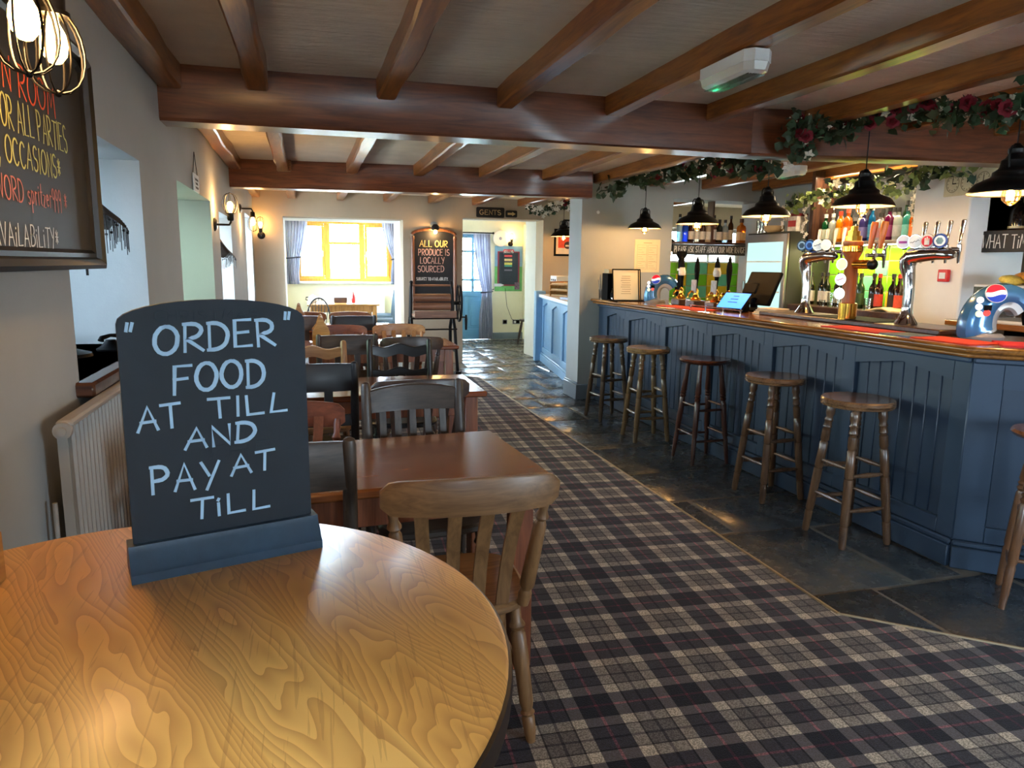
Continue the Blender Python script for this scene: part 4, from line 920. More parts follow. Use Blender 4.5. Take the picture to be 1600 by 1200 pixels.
l = bpy.data.lights.new('shelf_light', 'AREA'); l.shape = 'RECTANGLE'; l.size = .05; l.size_y = 1.2; l.energy = 5*LAMP; l.color = (1, .78, .42); lo = bpy.data.objects.new('shelf_light', l); lo.location = (4.80, 5.3, 1.645); COL.objects.link(lo); lo.parent = sh
l = bpy.data.lights.new('shelf_light', 'AREA'); l.shape = 'RECTANGLE'; l.size = .05; l.size_y = 1.2; l.energy = 7*LAMP; l.color = (1, .80, .5); lo = bpy.data.objects.new('shelf_light', l); lo.location = (4.76, 5.3, 2.31); COL.objects.link(lo); lo.parent = sh
# bottles
BP = {'gin': [(.034, 0), (.037, .006), (.037, .165), (.03, .19), (.015, .205), (.0135, .25), (.0165, .252), (.0165, .262)],
      'wine': [(.034, 0), (.037, .006), (.037, .185), (.032, .205), (.017, .232), (.0145, .30), (.0165, .302), (.0165, .312)],
      'round': [(.04, 0), (.05, .01), (.052, .06), (.047, .12), (.025, .155), (.014, .17), (.014, .21), (.018, .212), (.018, .222)],
      'tall': [(.029, 0), (.031, .006), (.031, .2), (.027, .22), (.014, .245), (.013, .30), (.015, .302), (.015, .31)],
      'square': [(.04, 0), (.043, .006), (.043, .13), (.036, .15), (.015, .165), (.014, .20), (.017, .202), (.017, .212)]}
_gm = {}
def gmat(c, clear):
    k = (c, clear)
    if k not in _gm: _gm[k] = glass('bottle_glass_%d_%d_%d_%d' % (*c, int(clear*100)), tuple(lin(c)[:3]), .08, .03, clear)
    return _gm[k]
_lm = {}
def lmat(c):
    if c not in _lm: _lm[c] = flat('bottle_paper_%d_%d_%d' % c, c, .6, var=.15, vs_=40)
    return _lm[c]
def bottle(kind, x, y, z, col, lab, cap, label, s=1.0, clear=.35, grp='bottles behind the bar', pour=False):
    P = [(a*s, b*s) for a, b in BP[kind]]; n_ = 4 if kind == 'square' else 14
    t = thing('bottle', label, 'bottle', (x, y, z), R(rr.uniform(0, 90)) if kind != 'square' else R(45+rr.uniform(-5, 5)), grp)
    MB().lathe([(0, P[0][1])]+P, n_).build('glass_body', gmat(col, clear), t)
    if lab: r = P[1][0]*1.012; h = P[2][1]; MB().lathe([(r, h*.18), (r, h*.75)], n_, caps=False).build('paper_label', lmat(lab), t)
    r, zt = P[-1]; MB().lathe([(0, zt-.03*s), (r*1.1, zt-.03*s), (r*1.1, zt+.006), (0, zt+.006)], 10).build('cap', lmat(cap), t)
    if pour: MB().tube([(0, 0, zt), (0, 0, zt+.03), (.012, 0, zt+.055)], .004, 6).build('pourer', M['chrome'], t)
    return t
ordn = ['first', 'second', 'third', 'fourth', 'fifth', 'sixth', 'seventh', 'eighth', 'ninth', 'tenth', 'eleventh', 'twelfth', 'thirteenth', 'fourteenth', 'fifteenth', 'sixteenth']
spec = [('gin', (20, 84, 44), (190, 200, 180), (200, 205, 200), 'dark green gin', 1, 1), ('gin', (196, 206, 200), (150, 160, 150), (210, 210, 210), 'clear gin', 1, 1), ('gin', (240, 160, 20), (250, 190, 60), (210, 60, 30), 'yellow liqueur', 1.05, 0), ('gin', (240, 110, 20), (240, 130, 60), (210, 90, 60), 'orange liqueur', 1.12, 0),
        ('round', (44, 44, 48), (200, 196, 190), (120, 120, 120), 'black round', .95, 0), ('gin', (70, 60, 130), (120, 110, 170), (200, 200, 200), 'violet gin', 1, 0), ('tall', (20, 110, 170), (60, 140, 180), (200, 200, 200), 'blue', .95, 0), ('square', (200, 200, 204), (180, 120, 120), (60, 60, 60), 'clear square', 1.1, 0),
        ('gin', (120, 20, 80), (150, 60, 110), (30, 30, 30), 'plum coloured', 1.05, 0), ('gin', (210, 216, 210), (190, 190, 190), (40, 40, 40), 'clear white-labelled', 1, 0), ('gin', (70, 180, 170), (120, 200, 190), (30, 50, 60), 'turquoise', 1, 0), ('square', (232, 110, 20), (230, 120, 40), (150, 90, 40), 'tall orange decanter', 1.25, 0), ('gin', (40, 22, 24), (60, 40, 40), (30, 20, 20), 'dark brown', 1.05, 0)]
for i, (k, c, lb, cp_, nm, s, pr) in enumerate(spec): bottle(k, 4.81, 5.88-.098*i, 1.69, c, lb, cp_, '%s bottle, %s from the left on the lit spirits shelf' % (nm, ordn[i]), s, .45, 'spirits on the lit shelf', pr)
sp2 = [((210, 206, 196), (160, 150, 140)), ((50, 60, 40), (90, 90, 70)), ((190, 180, 160), (160, 160, 150)), ((40, 30, 60), (110, 100, 120)), ((70, 40, 24), (150, 120, 80)), ((200, 204, 206), (150, 30, 30)), ((30, 60, 40), (170, 160, 120)), ((150, 90, 30), (190, 170, 120)), ((60, 30, 20), (160, 150, 130))]
for i, (c, lb) in enumerate(sp2): bottle('gin' if i % 3 else 'tall', 4.91, 5.80-.13*i, 1.69, c, lb, (40, 40, 40), 'back-row spirits bottle, %s from the left on the lit shelf' % ordn[i], 1.05, .4, 'back row of spirits')
wn = [((18, 22, 18), (214, 208, 196), (20, 20, 20), 'black wine'), ((18, 22, 18), (205, 200, 190), (30, 26, 22), 'black wine'), ((22, 30, 20), (215, 210, 200), (26, 24, 30), 'black wine'), ((26, 20, 24), (210, 204, 190), (40, 20, 20), 'black wine'), ((30, 48, 24), (206, 206, 196), (24, 24, 24), 'green wine'), ((18, 20, 18), (220, 214, 200), (22, 22, 22), 'black wine'), ((30, 60, 30), (60, 90, 50), (22, 30, 22), 'green wine'), ((20, 20, 20), (40, 36, 34), (20, 20, 20), 'black wine'), ((40, 14, 16), (196, 60, 40), (190, 44, 30), 'red-capped wine'), ((24, 18, 18), (30, 26, 24), (30, 26, 26), 'black wine'), ((44, 16, 18), (200, 70, 46), (200, 50, 34), 'red-capped wine'), ((210, 196, 160), (220, 206, 170), (200, 190, 150), 'pale cream')]
for i, (c, lb, cp_, nm) in enumerate(wn): bottle('wine', 4.72+(.04 if i % 2 else 0), 5.9-.108*i, 1.10, c, lb, cp_, '%s bottle, %s from the left on the back bar worktop' % (nm, ordn[i]), .97, .2, 'wine bottles on the back bar')
def tumbler(x, y, z, r, h, label, grp='glasses behind the bar', name='drinking_glass'):
    t = MB().lathe([(0, 0), (r*.8, 0), (r, h), (r*.94, h), (r*.76, .008), (0, .008)], 16).build(name, M['glassy'], None, (x, y, z)); tag(t, label, 'glass', grp)
for i, (y_, r, h) in enumerate(((5.45, .03, .13), (5.36, .03, .13), (5.27, .03, .14), (5.56, .028, .06), (5.0, .034, .1))): tumbler(4.58, y_, 1.10, r, h, 'clear tumbler, %s from the left on the back bar edge' % ordn[i])
# towel
tw = MB(); rows = []
for i in range(14):
    u = i/13; rows.append([(4.54+.22*v, 4.72+.26*u+.01*math.sin(9*v+u*3), 1.105+.026*math.sin(u*PI)**.5*(.7+.4*math.sin(v*9+u*5))) for v in [k/10 for k in range(11)]])
top_ = tw.strip(rows).build('bar_towel', flat('cream_towelling', (214, 196, 150), .9, var=.1, bump=.3, bs=200), None); sm = top_.modifiers.new('thick', 'SOLIDIFY'); sm.thickness = .012; sm.offset = -1; tag(top_, 'crumpled cream bar towel on the back bar', 'towel')
# drinks fridge
fr = thing('drinks_fridge', 'tall black glass-door drinks fridge behind the till', 'fridge', (4.5, 6.02, 0))
BX(.03, .58, 0, .70, .04, 1.80, .006).build('cabinet', flat('fridge_dark_green_grey', (44, 46, 40), .4, var=.05), fr)
d = BX(0, .028, .005, .695, .1, 1.78, .004).build('door', M['steel'], fr)
BX(-.004, .0, .06, .64, .16, 1.70).build('door_glass', glow('lit_fridge_glass', (.55, .85, .80), .55, (40, 70, 70)), d)
MB().box(-.03, -.004, .655, .675, .7, 1.3, .004).build('handle', M['steel'], d)
for z in (.5, .85, 1.2, 1.5): BX(-.007, -.0045, .065, .635, z, z+.012).build('shelf_edge', M['white_gloss'], d)
M['tin_white'] = flat('printed_tin', (214, 206, 196), .4, var=.3, vs_=20)
bx_ = thing('tea_tin', 'white and red printed tin on top of the drinks fridge', 'tin', (4.72, 6.18, 1.80), R(8)); BX(-.07, .07, -.06, .06, 0, .17, .004).build('tin', M['tin_white'], bx_); BX(-.073, .073, -.063, .063, .15, .18, .004).build('lid', flat('dark_red_lid', (110, 30, 30), .4), bx_); BX(-.0725, -.07, -.05, .05, .05, .11).build('red_band', flat('red_print', (170, 40, 40), .5), bx_)
bw = MB().lathe([(0, 0), (.05, 0), (.09, .03), (.105, .07), (.1, .07), (.085, .035), (0, .012)], 20).build('bowl', flat('beige_stoneware', (190, 164, 120), .4), None, (4.64, 6.44, 1.80)); tag(bw, 'beige stoneware bowl on top of the drinks fridge', 'bowl')
for i in range(3): tumbler(4.62, 6.56+.055*i, 1.80, .025, .13, 'tall clear glass on top of the fridge, %s from the bowl' % ordn[i], 'glasses on the fridge')
# opening with bottle shelf and chalk strip
os_ = thing('hanging_shelf', 'dark plank shelf of whisky bottles across the opening in the end wall', 'shelf', (0, 7.2, 0)); BX(3.86, 4.95, 0, .16, 1.695, 1.72, .004).build('board', M['dark_wood'], os_)
BX(4.4, 4.42, .02, .14, 1.72, 2.17).build('bracket', M['dark_wood_z'], os_)
cs = thing('chalk_strip', 'long grey chalkboard strip reading ASK STAFF ABOUT OUR WIDE RANGE OF', 'chalkboard', (3.9, 7.185, 1.575)); BX(0, 1.0, 0, .012, 0, .118, .003).build('board', flat('grey_chalk_slate', (62, 66, 66), .7), cs)
lettering([('PLEASE ASK STAFF ABOUT OUR WIDE RANGE OF', (.02, -.001, .03), .064, .96, 1, 0)], 'lettering', M['chalk_white'], cs, (1, 0, 0), (0, 0, 1), .008, 8)
ob = [((150, 190, 214), 'pale blue'), ((30, 80, 190), 'bright blue'), ((50, 24, 18), 'dark brown'), ((180, 176, 160), 'clear'), ((70, 40, 28), 'brown'), ((190, 170, 140), 'pale labelled'), ((90, 50, 36), 'russet'), ((30, 34, 30), 'black'), ((170, 190, 200), 'icy'), ((70, 44, 30), 'brown')]
for i, (c, nm) in enumerate(ob): bottle(('tall', 'gin', 'gin')[i % 3], 4.02+.072*i, 7.27, 1.72, c, (200, 190, 176) if i not in (0, 1) else None, (30, 30, 34), '%s bottle, %s from the left on the opening shelf' % (nm, ordn[i]), .95, .3, 'bottles on the opening shelf')
bottle('square', 4.80, 7.26, 1.72, (206, 130, 50), (220, 190, 150), (60, 40, 30), 'squat amber whisky bottle at the right end of the opening shelf', 1.25, .5, 'bottles on the opening shelf')
# inside the opening: tiled counter back and a wall lamp
ot = thing('far_tiles', 'yellow and green tiles seen through the opening behind the hand pumps', 'tiles', (0, 7.52, 0)); BX(3.9, 4.96, -.01, .0, .9, 1.05).build('grout_bed', M['grout'], ot)
t2 = BX(.004, .146, -.022, -.01, .004, .146, .004); tms = [t2.mesh('tile', M[k]) for k in ('yellow_tile', 'green_tile', 'teal_tile')]
lowp = thing('low_partition', 'low tiled partition inside the opening behind the pumps', 'partition', (0, 8.3, 0)); BX(4.1, 6.4, 0, .06, 0, 1.50).build('panel', M['grout'], lowp)
for i in range(15):
    for j in range(4): obj('tile', tms[(i*2+j*3+(i*j) % 2) % 3], lowp, (4.11+.15*i, 0, .90+.15*j))
wl = thing('bell_wall_lamp', 'black bell-shaped lamp seen at the left of the opening', 'wall lamp', (4.28, 7.95, 1.62)); MB().lathe([(.115, 0), (.112, .012), (.075, .09), (.05, .14), (.03, .155), (0, .158)], 24, caps=False).build('shade', M['black'], wl); MB().tube([(0, 0, .15), (0, 0, .25), (-.05, 0, .3), (-.13, 0, .28), (-.16, 0, .2)], .009, 8).build('arm', M['black'], wl); MB().ball((0, 0, .012), .032).build('bulb', M['bulb'], wl)
# notice on the end wall
nt = thing('notice_sheet', 'cream printed notice pinned to the end wall of the bar', 'notice', (3.42, 7.138, 1.38)); BX(0, .30, -.004, 0, 0, .35).build('sheet', flat('cream_paper', (226, 208, 168), .8, var=.03), nt)
ink = flat('brown_ink_lines', (160, 138, 104), .8); mb = MB()
for i in range(2):
    x0 = .03+.125*i; mb.box(x0, x0+.002, -.005, -.004, .03, .29).box(x0+.11, x0+.112, -.005, -.004, .03, .29)
    for z in (.03, .11, .19, .29): mb.box(x0, x0+.112, -.005, -.004, z, z+.002)
    for k in range(10): mb.box(x0+.012, x0+.095-.02*(k % 3), -.005, -.004, .045+.024*k, .048+.024*k)
mb.box(.10, .2, -.005, -.004, .31, .316).build('printed_lines', ink, nt)
hk = MB().lathe([(0, 0), (.014, 0), (.018, .006), (.012, .01), (.006, .012), (0, .012)], 14, Matrix.Rotation(PI/2, 4, 'X')).build('wall_hook', M['white_gloss'], None, (2.98, 7.14, 2.0)); tag(hk, 'small round white hook high on the end wall', 'hook')

# ================================================================== ON THE BAR TOP
ZB = 1.10
lgr = thing('drip_tray', 'dark wooden drip tray strip under the chrome beer towers', 'tray', (0, 0, 0)); BX(3.25, 3.58, 3.02, 4.62, ZB, ZB+.03, .006).build('board', M['dark_wood'], lgr)
BX(3.265, 3.56, 3.5, 4.1, ZB+.03, ZB+.034).build('drip_grid', M['black_matt'], lgr)
for c, y0, y1, nm, xo in (((190, 44, 44), 3.18, 3.62, 'red', 0), ((90, 110, 130), 2.98, 3.17, 'blue-grey', .01), ((210, 58, 30), 2.60, 2.95, 'orange-red', .0), ((196, 60, 34), 5.05, 5.75, 'russet', .0)):
    o = BX(2.985+xo, 3.19, y0, y1, ZB, ZB+.006, .002).build('bar_runner', flat('%s_bar_runner' % nm, c, .9, var=.15, vs_=30, bump=.2, bs=150), None); tag(o, {'red': 'red towelling bar runner in front of the wooden beer tower', 'blue-grey': 'blue-grey bar runner in front of the right chrome tower', 'orange-red': 'orange-red bar runner at the bar corner', 'russet': 'russet bar runner in front of the hand pumps'}[nm], 'bar runner', 'bar runners')
o = MB().prism([(3.1, 2.53), (3.62, 2.06), (3.78, 2.22), (3.26, 2.72)], ZB, ZB+.006).build('bar_runner', flat('crimson_bar_runner', (196, 34, 46), .9, var=.12, vs_=30), None); tag(o, 'crimson bar runner on the angled bar end', 'bar runner', 'bar runners')
def lens(t, c, r, nrm, col, ring=None, emit=.9, motif=None):
    """round illuminated badge facing nrm"""
    nrm = Vector(nrm).normalized(); Mq = Matrix.Translation(c) @ nrm.to_track_quat('Z', 'Y').to_matrix().to_4x4()
    b = MB().lathe([(0, -.035), (r*.35, -.03), (r*.9, -.008), (r, 0), (r*.96, .006)], 20, Mq).build('badge_housing', M['chrome'], t)
    MB().lathe([(r*.94, .004), (r*.9, .008), (0, .013)], 20, Mq, caps=False).build('badge_face', glow('badge_%s' % str(col), col, emit, col), b)
    if ring: MB().lathe([(r*.95, .0085), (r*.72, .0115)], 20, Mq, caps=False).build('badge_ring', flat('badge_ring_%d_%d_%d' % ring, ring, .4), b)
    if motif:
        mm = flat('badge_motif_%d_%d_%d' % motif[1], motif[1], .5); mb = MB()
        if motif[0] == 'bar': mb.box(-r*.55, r*.55, -r*.22, r*.12, .013, .0145)
        elif motif[0] == 'hand': mb.box(-r*.32, r*.32, -r*.5, r*.1, .013, .0145).box(-r*.32, -r*.16, r*.1, r*.45, .013, .0145).box(-r*.08, r*.08, r*.1, r*.6, .013, .0145).box(r*.16, r*.3, r*.1, r*.4, .013, .0145)
        elif motif[0] == 'script': mb.tube([Mq.inverted() @ (Mq @ Vector((r*(-.6+.15*k), r*(.1*math.sin(k*2.1)+.05*k-.2), .014))) for k in range(9)], r*.06, 5)
        elif motif[0] == 'crest': mb.lathe([(r*.5, .0125), (r*.3, .0145), (0, .0145)], 6)
        m2 = MB().add(mb.v, mb.f, Mq); m2.build('badge_motif', mm, b)
def tap(t, p, out_, hcol='chrome', hl=.13, n=1):
    """one dispensing tap: body, spout and lever handle"""
    p = Vector(p); out_ = Vector(out_).normalized()
    k = MB().cyl(p, p+out_*.055, .012).turned(p+out_*.055+Vector((0, 0, .03)), p+out_*.06-Vector((0, 0, .075)), [(0, .012), (.3, .014), (.5, .01), (1, .007)], 10).build('tap_spout', M['chrome'], t)
    MB().turned(p+out_*.055+Vector((0, 0, .03)), p+out_*.07+Vector((0, 0, .03+hl)), [(0, .006), (.12, .009), (.2, .007), (.6, .011), (.95, .013), (1, .008)], 10).build('tap_handle', M[hcol], t)
def cobra(x, y, label, s, badges, first=0.0):
    """chrome swan tower; arm sweeps along +y/-y above the bar top, badges face the customers (-x)"""
    t = thing('beer_tower', label, 'beer tap', (x, y, ZB+.03), 0, 'chrome beer towers')
    MB().lathe([(0, 0), (.062, 0), (.064, .008), (.05, .03), (.036, .055), (.031, .08), (.03, .1)], 24).build('foot', M['chrome'], t)
    pth = [(0, 0, .08), (0, .0, .2), (0, .012, .28), (0, .03, .33), (0, .03, .365), (0, -.0, .395), (0, -.08, .40), (0, -.18, .405), (0, -.27, .40), (0, -.30, .395)]
    MB().tube([(a*s, b*s, c) for a, b, c in pth], [.029, .03, .034, .042, .048, .046, .040, .034, .028, .012], 16).build('swan_neck', M['chrome'], t)
    for i, (c, ring, mt) in enumerate(badges):
        yy = (.055-.088*i)*s; lens(t, (-.02, yy, .475), .04, (-1, -.45, -.05), c, ring, .16, mt); MB().cyl((-.01, yy, .43), (-.012, yy, .455), .012).build('badge_stem', M['black_matt'], t)
        tap(t, (.03, yy-.02, .43), (1, -.1, 0), 'chrome' if first == 0 else 'tap_pale')
M['tap_pale'] = flat('pale_tap_handle', (206, 214, 220), .3, .3, var=.03); M['tap_wood'] = wood('orange_tap_handle', (186, 96, 26), (216, 128, 48), 'z', .3)
W_ = (245, 245, 240)
cobra(3.40, 4.30, 'left chrome swan-neck beer tower with two blue badges', .92, [((150, 190, 220), (40, 70, 100), ('crest', (60, 90, 120))), ((90, 150, 230), (30, 70, 150), ('crest', (40, 80, 160))), (W_, None, ('script', (60, 110, 150))), (W_, None, None)], 1)
cobra(3.36, 3.36, 'right chrome swan-neck beer tower with a red badge', .95, [((240, 236, 240), None, ('bar', (200, 90, 190))), (W_, None, ('script', (150, 150, 160))), ((214, 40, 56), (240, 240, 240), ('hand', (250, 250, 250))), ((236, 240, 244), (44, 74, 150), ('crest', (110, 150, 170)))])
# wooden column tower with brass crown
wt2 = thing('wooden_beer_tower', 'round wooden beer tower with brass crown and three white lit badges', 'beer tap', (3.31, 3.78, ZB+.03))
M['tower_wood'] = wood('tower_chestnut', (150, 78, 32), (186, 108, 52), 'z', .3)
MB().lathe([(0, 0), (.055, 0), (.056, .1), (.04, .105)], 20).build('brass_foot', M['brass'], wt2)
MB().lathe([(.040, .10), (.042, .14), (.040, .38), (.05, .40), (.058, .42)], 24).build('column', M['tower_wood'], wt2)
MB().lathe([(.058, .42), (.062, .425), (.062, .455), (.058, .46)], 24).build('lettered_band', M['brass'], wt2); MB().lathe([(.056, .46), (.06, .468), (.06, .485), (.05, .49)], 24).build('wooden_collar', M['tower_wood'], wt2)
MB().lathe([(.048, .49), (.048, .52), (.036, .522), (.036, .55), (.022, .553), (.022, .58), (0, .583)], 10).build('brass_crown', M['brass'], wt2, ang=10)
for z in (.16, .25, .345): lens(wt2, (-.05, .022, z), .038, (-1, -.35, 0), W_ if z < .3 else (255, 236, 190), None, .3, ('script', (190, 120, 170)) if z == .25 else None)
MB().cyl((0, -.03, .345), (0, -.17, .345), .028, n=16).build('side_arm', M['brass'], wt2); MB().ball((-.0, -.175, .345), (.034, .03, .034), 14, 8).build('arm_end', M['black'], wt2)
for yy in (-.12, -.2):
    tap(wt2, (.0, yy, .40), (.4, 0, 0), 'chrome', .04); MB().turned((.02, yy, .44), (.03, yy-.015, .60), [(0, .012), (.1, .015), (.9, .021), (1, .018)], 8).build('wooden_lever', M['tap_wood'], wt2)
# hand pumps on dark boxes
def pump(y, label, top, clip):
    t = thing('hand_pump', label, 'hand pump', (3.30, y, ZB), 0, 'hand pumps on the bar')
    BX(-.06, .06, -.075, .075, 0, .055, .006).build('wooden_block', M['dark_wood'], t)
    MB().lathe([(.045, .055), (.047, .07), (.03, .085), (.02, .11), (.026, .13), (.018, .15), (.012, .16)], 16).build('brass_base', M['brass'], t)
    MB().tube([(0, 0, .12), (-.05, 0, .135), (-.075, 0, .11), (-.078, 0, .08)], .009, 8).build('spout', M['brass'], t)
    MB().lathe([(.010, .15), (.012, .2), (.017, .24), (.024, .32), (.022, .36), (.014, .395), (.016, .405), (.007, .43), (0, .435)], 14).build('handle', M['black_matt'], t)
    if clip: MB().box(-.03, -.022, -.045, .04, .12, .235, .004).build('pump_clip', flat('clip_%s' % clip[0], clip[1], .4, var=.25, vs_=30), t)
    if top: MB().lathe([(.0, .26), (.03, .27), (.034, .30), (.022, .345), (0, .35)], 10).build('carved_figure', M['tin_white'], t)
pump(5.88, 'hand pump with pale carved grip, leftmost of the four', True, None)
pump(5.62, 'plain black hand pump with grey slate clip, second of the four', False, ('slate', (150, 146, 140)))
pump(5.30, 'hand pump with pale carved grip and slate clip, third of the four', True, ('slate', (160, 154, 146)))
pump(5.12, 'black hand pump beside the till screen, rightmost of the four', False, None)
bt = thing('black_tap_column', 'tall black tap column behind the soft drink dispenser, left of the pumps', 'beer tap', (3.42, 6.12, ZB)); MB().lathe([(.035, 0), (.03, .02), (.028, .3), (.034, .305), (.034, .33), (.028, .335), (.03, .42), (.05, .45), (.05, .49), (0, .49)], 18).build('column', M['black_matt'], bt); MB().lathe([(.0355, .308), (.0355, .328)], 18, caps=False).build('white_band', M['white_gloss'], bt)
# soft drink dispensers
def dispenser(x, y, rz, s, label):
    t = thing('drink_dispenser', label, 'dispenser', (x, y, ZB), rz, 'soft drink dispensers'); bl = flat('dispenser_blue_%g' % s, (58, 112, 160), .2, .3, var=.05, coat=.5); gr = flat('dispenser_grey_%g' % s, (150, 148, 146), .3, .2, var=.03)
    MB().lathe([(0, 0), (.10, 0), (.105, .012), (.085, .028), (0, .03)], 28, Matrix.Diagonal((s, s*.8, s, 1))).build('foot', gr, t)
    # swept arch: front fin rises then bends away to the right (+x local)
    def arch(w, R0, th0, th1, mat, name):
        rows = []
        for i in range(19):
            u = i/18; a = R(200-165*u); cx, cz = .085, .07; rx, rz_ = R0, R0+.03
            c = Vector((cx+rx*math.cos(a), 0, max(.03, cz+rz_*math.sin(a)) if u > .05 else .03)); th = th0+(th1-th0)*u
            n_ = Vector((math.cos(a), 0, math.sin(a))); rows.append([tuple((c+n_*(th*p)+Vector((0, w*q*(1-.15*u), 0)))*s) for p, q in ((-1, -.75), (-.6, -1), (.4, -1), (.9, -.7), (1.05, 0), (.9, .7), (.4, 1), (-.6, 1), (-1, .75))])
        MB().strip(rows, close=True).build(name, mat, t)
    arch(.062, .135, .075, .035, bl, 'blue_fin'); arch(.05, .085, .045, .03, gr, 'grey_arch')
    MB().turned((.215*s, 0, .16*s), (.21*s, 0, .07*s), [(0, .03*s), (.6, .022*s), (1, .012*s)], 12).build('nozzle', M['black_matt'], t)
    # round logo, three bands
    def disc(c, r, nrm, pieces, name):
        nrm = Vector(nrm).normalized(); Mq = Matrix.Translation(Vector(c)*s) @ nrm.to_track_quat('Z', 'Y').to_matrix().to_4x4(); g = None
        for k, (lo_, hi, col) in enumerate(pieces):
            P = []
            wv = lambda x, o: o*r+.16*r*math.sin(x/r*2.6)
            n_ = 14
            for j in range(n_+1):
                x = r*s*(-1+2*j/n_); lim = math.sqrt(max(0, (r*s)**2-x*x)); P.append((x, min(lim, max(-lim, wv(x/s, hi)*s if hi < 1 else lim))))
            Q = []
            for j in range(n_+1):
                x = r*s*(-1+2*j/n_); lim = math.sqrt(max(0, (r*s)**2-x*x)); Q.append((x, min(lim, max(-lim, wv(x/s, lo_)*s if lo_ > -1 else -lim))))
            MB().strip([[(a, b, .002) for a, b in Q], [(a, b, .002) for a, b in P]]).add([], []).build(name, glow('logo_%d_%d_%d' % col, col, .25, col), t).matrix_local = Mq
        MB().lathe([(r*s*1.07, -.004), (r*s*1.05, .001), (0, .001)], 24).build(name+'_rim', M['white_gloss'], t).matrix_local = Mq
    disc((.0, -.072, .235), .046, (-.25, -1, .35), [(-1, -.28, (30, 60, 170)), (-.28, .22, (244, 244, 246)), (.22, 1, (206, 32, 52))], 'round_logo')
    for i, (dx, dz, c) in enumerate(((-.07, .2, (236, 236, 236)), (-.072, .165, (240, 240, 240)), (-.068, .13, (226, 236, 180)), (-.03, .135, (200, 60, 50)))):
        MB().lathe([(.017*s, 0), (.015*s, .005), (0, .006)], 14, Matrix.Translation(Vector((dx, -.063, dz))*s) @ Vector((-.35, -1, .1)).to_track_quat('Z', 'Y').to_matrix().to_4x4()).build('flavour_button', glow('button_%d_%d_%d' % c, c, .4, c), t)
    BX(-.045*s, -.01*s, -.067*s, -.06*s, .148*s, .175*s).build('flavour_button', M['black_matt'], t)
dispenser(3.36, 2.86, R(-18), 1.0, 'large blue soft drink dispenser with round red, white and blue logo at the bar corner')
dispenser(3.25, 6.28, R(-30), .95, 'blue soft drink dispenser beside the menu stand at the far end of the bar')
# till screen seen from behind, customer tablet
ps = thing('till_screen', 'black till screen seen from behind on the bar', 'till', (3.48, 5.02, ZB), R(-90))
def slab(mb, w, h, th, tilt, z0, y0=0): 
    Mt = Matrix.Translation((0, y0, z0)) @ Matrix.Rotation(tilt, 4, 'X'); return mb.box(-w/2, w/2, -th/2, th/2, 0, h, .008, Mt)
slab(MB(), .40, .28, .03, R(-22), .05).build('screen', M['black_matt'], ps); slab(MB(), .18, .09, .02, R(-22), .14, -.055).build('rear_cover', M['black_matt'], ps)
MB().lathe([(.11, 0), (.11, .012), (.03, .03), (.03, .1), (0, .11)], 18).build('stand', M['black_matt'], ps)
tb = thing('payment_tablet', 'customer tablet with bright blue screen leaning on the bar', 'tablet', (3.17, 4.90, ZB), R(-80))
slab(MB(), .30, .17, .014, R(-40), .02).build('case', M['black_matt'], tb); Mt = Matrix.Translation((0, 0, .02)) @ Matrix.Rotation(R(-40), 4, 'X')
MB().box(-.135, .135, -.0085, -.0072, .012, .158, 0, Mt).build('screen', glow('blue_screen', (70, 140, 255), 1.0), tb)
mb = MB(); [mb.box(-.03-.01*k, .03+.01*k, -.0095, -.0086, .125-.03*k, .131-.03*k, 0, Mt) for k in range(3)]; mb.build('screen_text', flat('dark_blue_print', (20, 50, 120), .5), tb)
BX(-.07, .07, .10, .16, 0, .09, .01).build('stand', M['black_matt'], tb)
rl = thing('gallery_rail', 'low chrome gallery rail in front of the tablet', 'rail', (3.06, 4.55, ZB)); MB().tube([(0, 0, .035), (0, .75, .035)], .004, 8).build('rail', M['chrome'], rl)
for y_ in (.02, .25, .5, .73): MB().cyl((0, y_, 0), (0, y_, .045), .006).build('post', M['chrome'], rl)
# paper bundle beside the tablet
pb = thing('napkin_bundle', 'folded cream paper bundle right of the till screen', 'napkins', (3.36, 4.62, ZB), R(12))
for i in range(4): BX(-.09+.004*i, .09-.006*i, -.11, .11-.012*i, .012*i+.0, .012*i+.011, .005).build('folded_sheet', flat('cream_napkin_%d' % i, (226-4*i, 208-4*i, 176), .85), pb)
# menu stand, cutlery pots
mn = thing('menu_stand', 'clear menu stand with printed cream pages at the far end of the bar', 'menu stand', (3.07, 6.56, ZB), R(-12))
for i, (dy, dx, c) in enumerate(((0, 0, (240, 226, 196)), (.05, .03, (238, 222, 190)))):
    Mt = Matrix.Translation((dx, dy, .012)) @ Matrix.Rotation(R(-14), 4, 'X'); MB().box(-.125, .125, -.002, .002, 0, .30, 0, Mt).build('menu_page', flat('menu_paper_%d' % i, c, .7, var=.02), mn)
    MB().box(-.135, -.125, -.005, .005, 0, .305, 0, Mt).box(.125, .135, -.005, .005, 0, .305, 0, Mt).box(-.135, .135, -.005, .005, .30, .312, 0, Mt).build('black_edge', M['black_matt'], mn)
Mt = Matrix.Translation((0, 0, .012)) @ Matrix.Rotation(R(-14), 4, 'X'); mb = MB()
for k in range(9): mb.box(-.05+.006*(k % 3), .05-.006*(k % 2), -.0035, -.002, .06+.022*k, .064+.022*k, 0, Mt)
mb.build('printed_lines', ink, mn); BX(-.16, .18, -.12, .16, 0, .012, .004).build('base_tray', M['black_matt'], mn)
bx2 = thing('menu_box', 'black box of folders left of the menu stand', 'box', (2.99, 6.80, ZB), R(-5)); BX(-.05, .05, -.09, .09, 0, .27, .004).build('box', M['black_matt'], bx2); BX(-.035, .035, -.08, .08, .25, .31).build('paper_stack', flat('tan_papers', (206, 180, 136), .8), bx2)
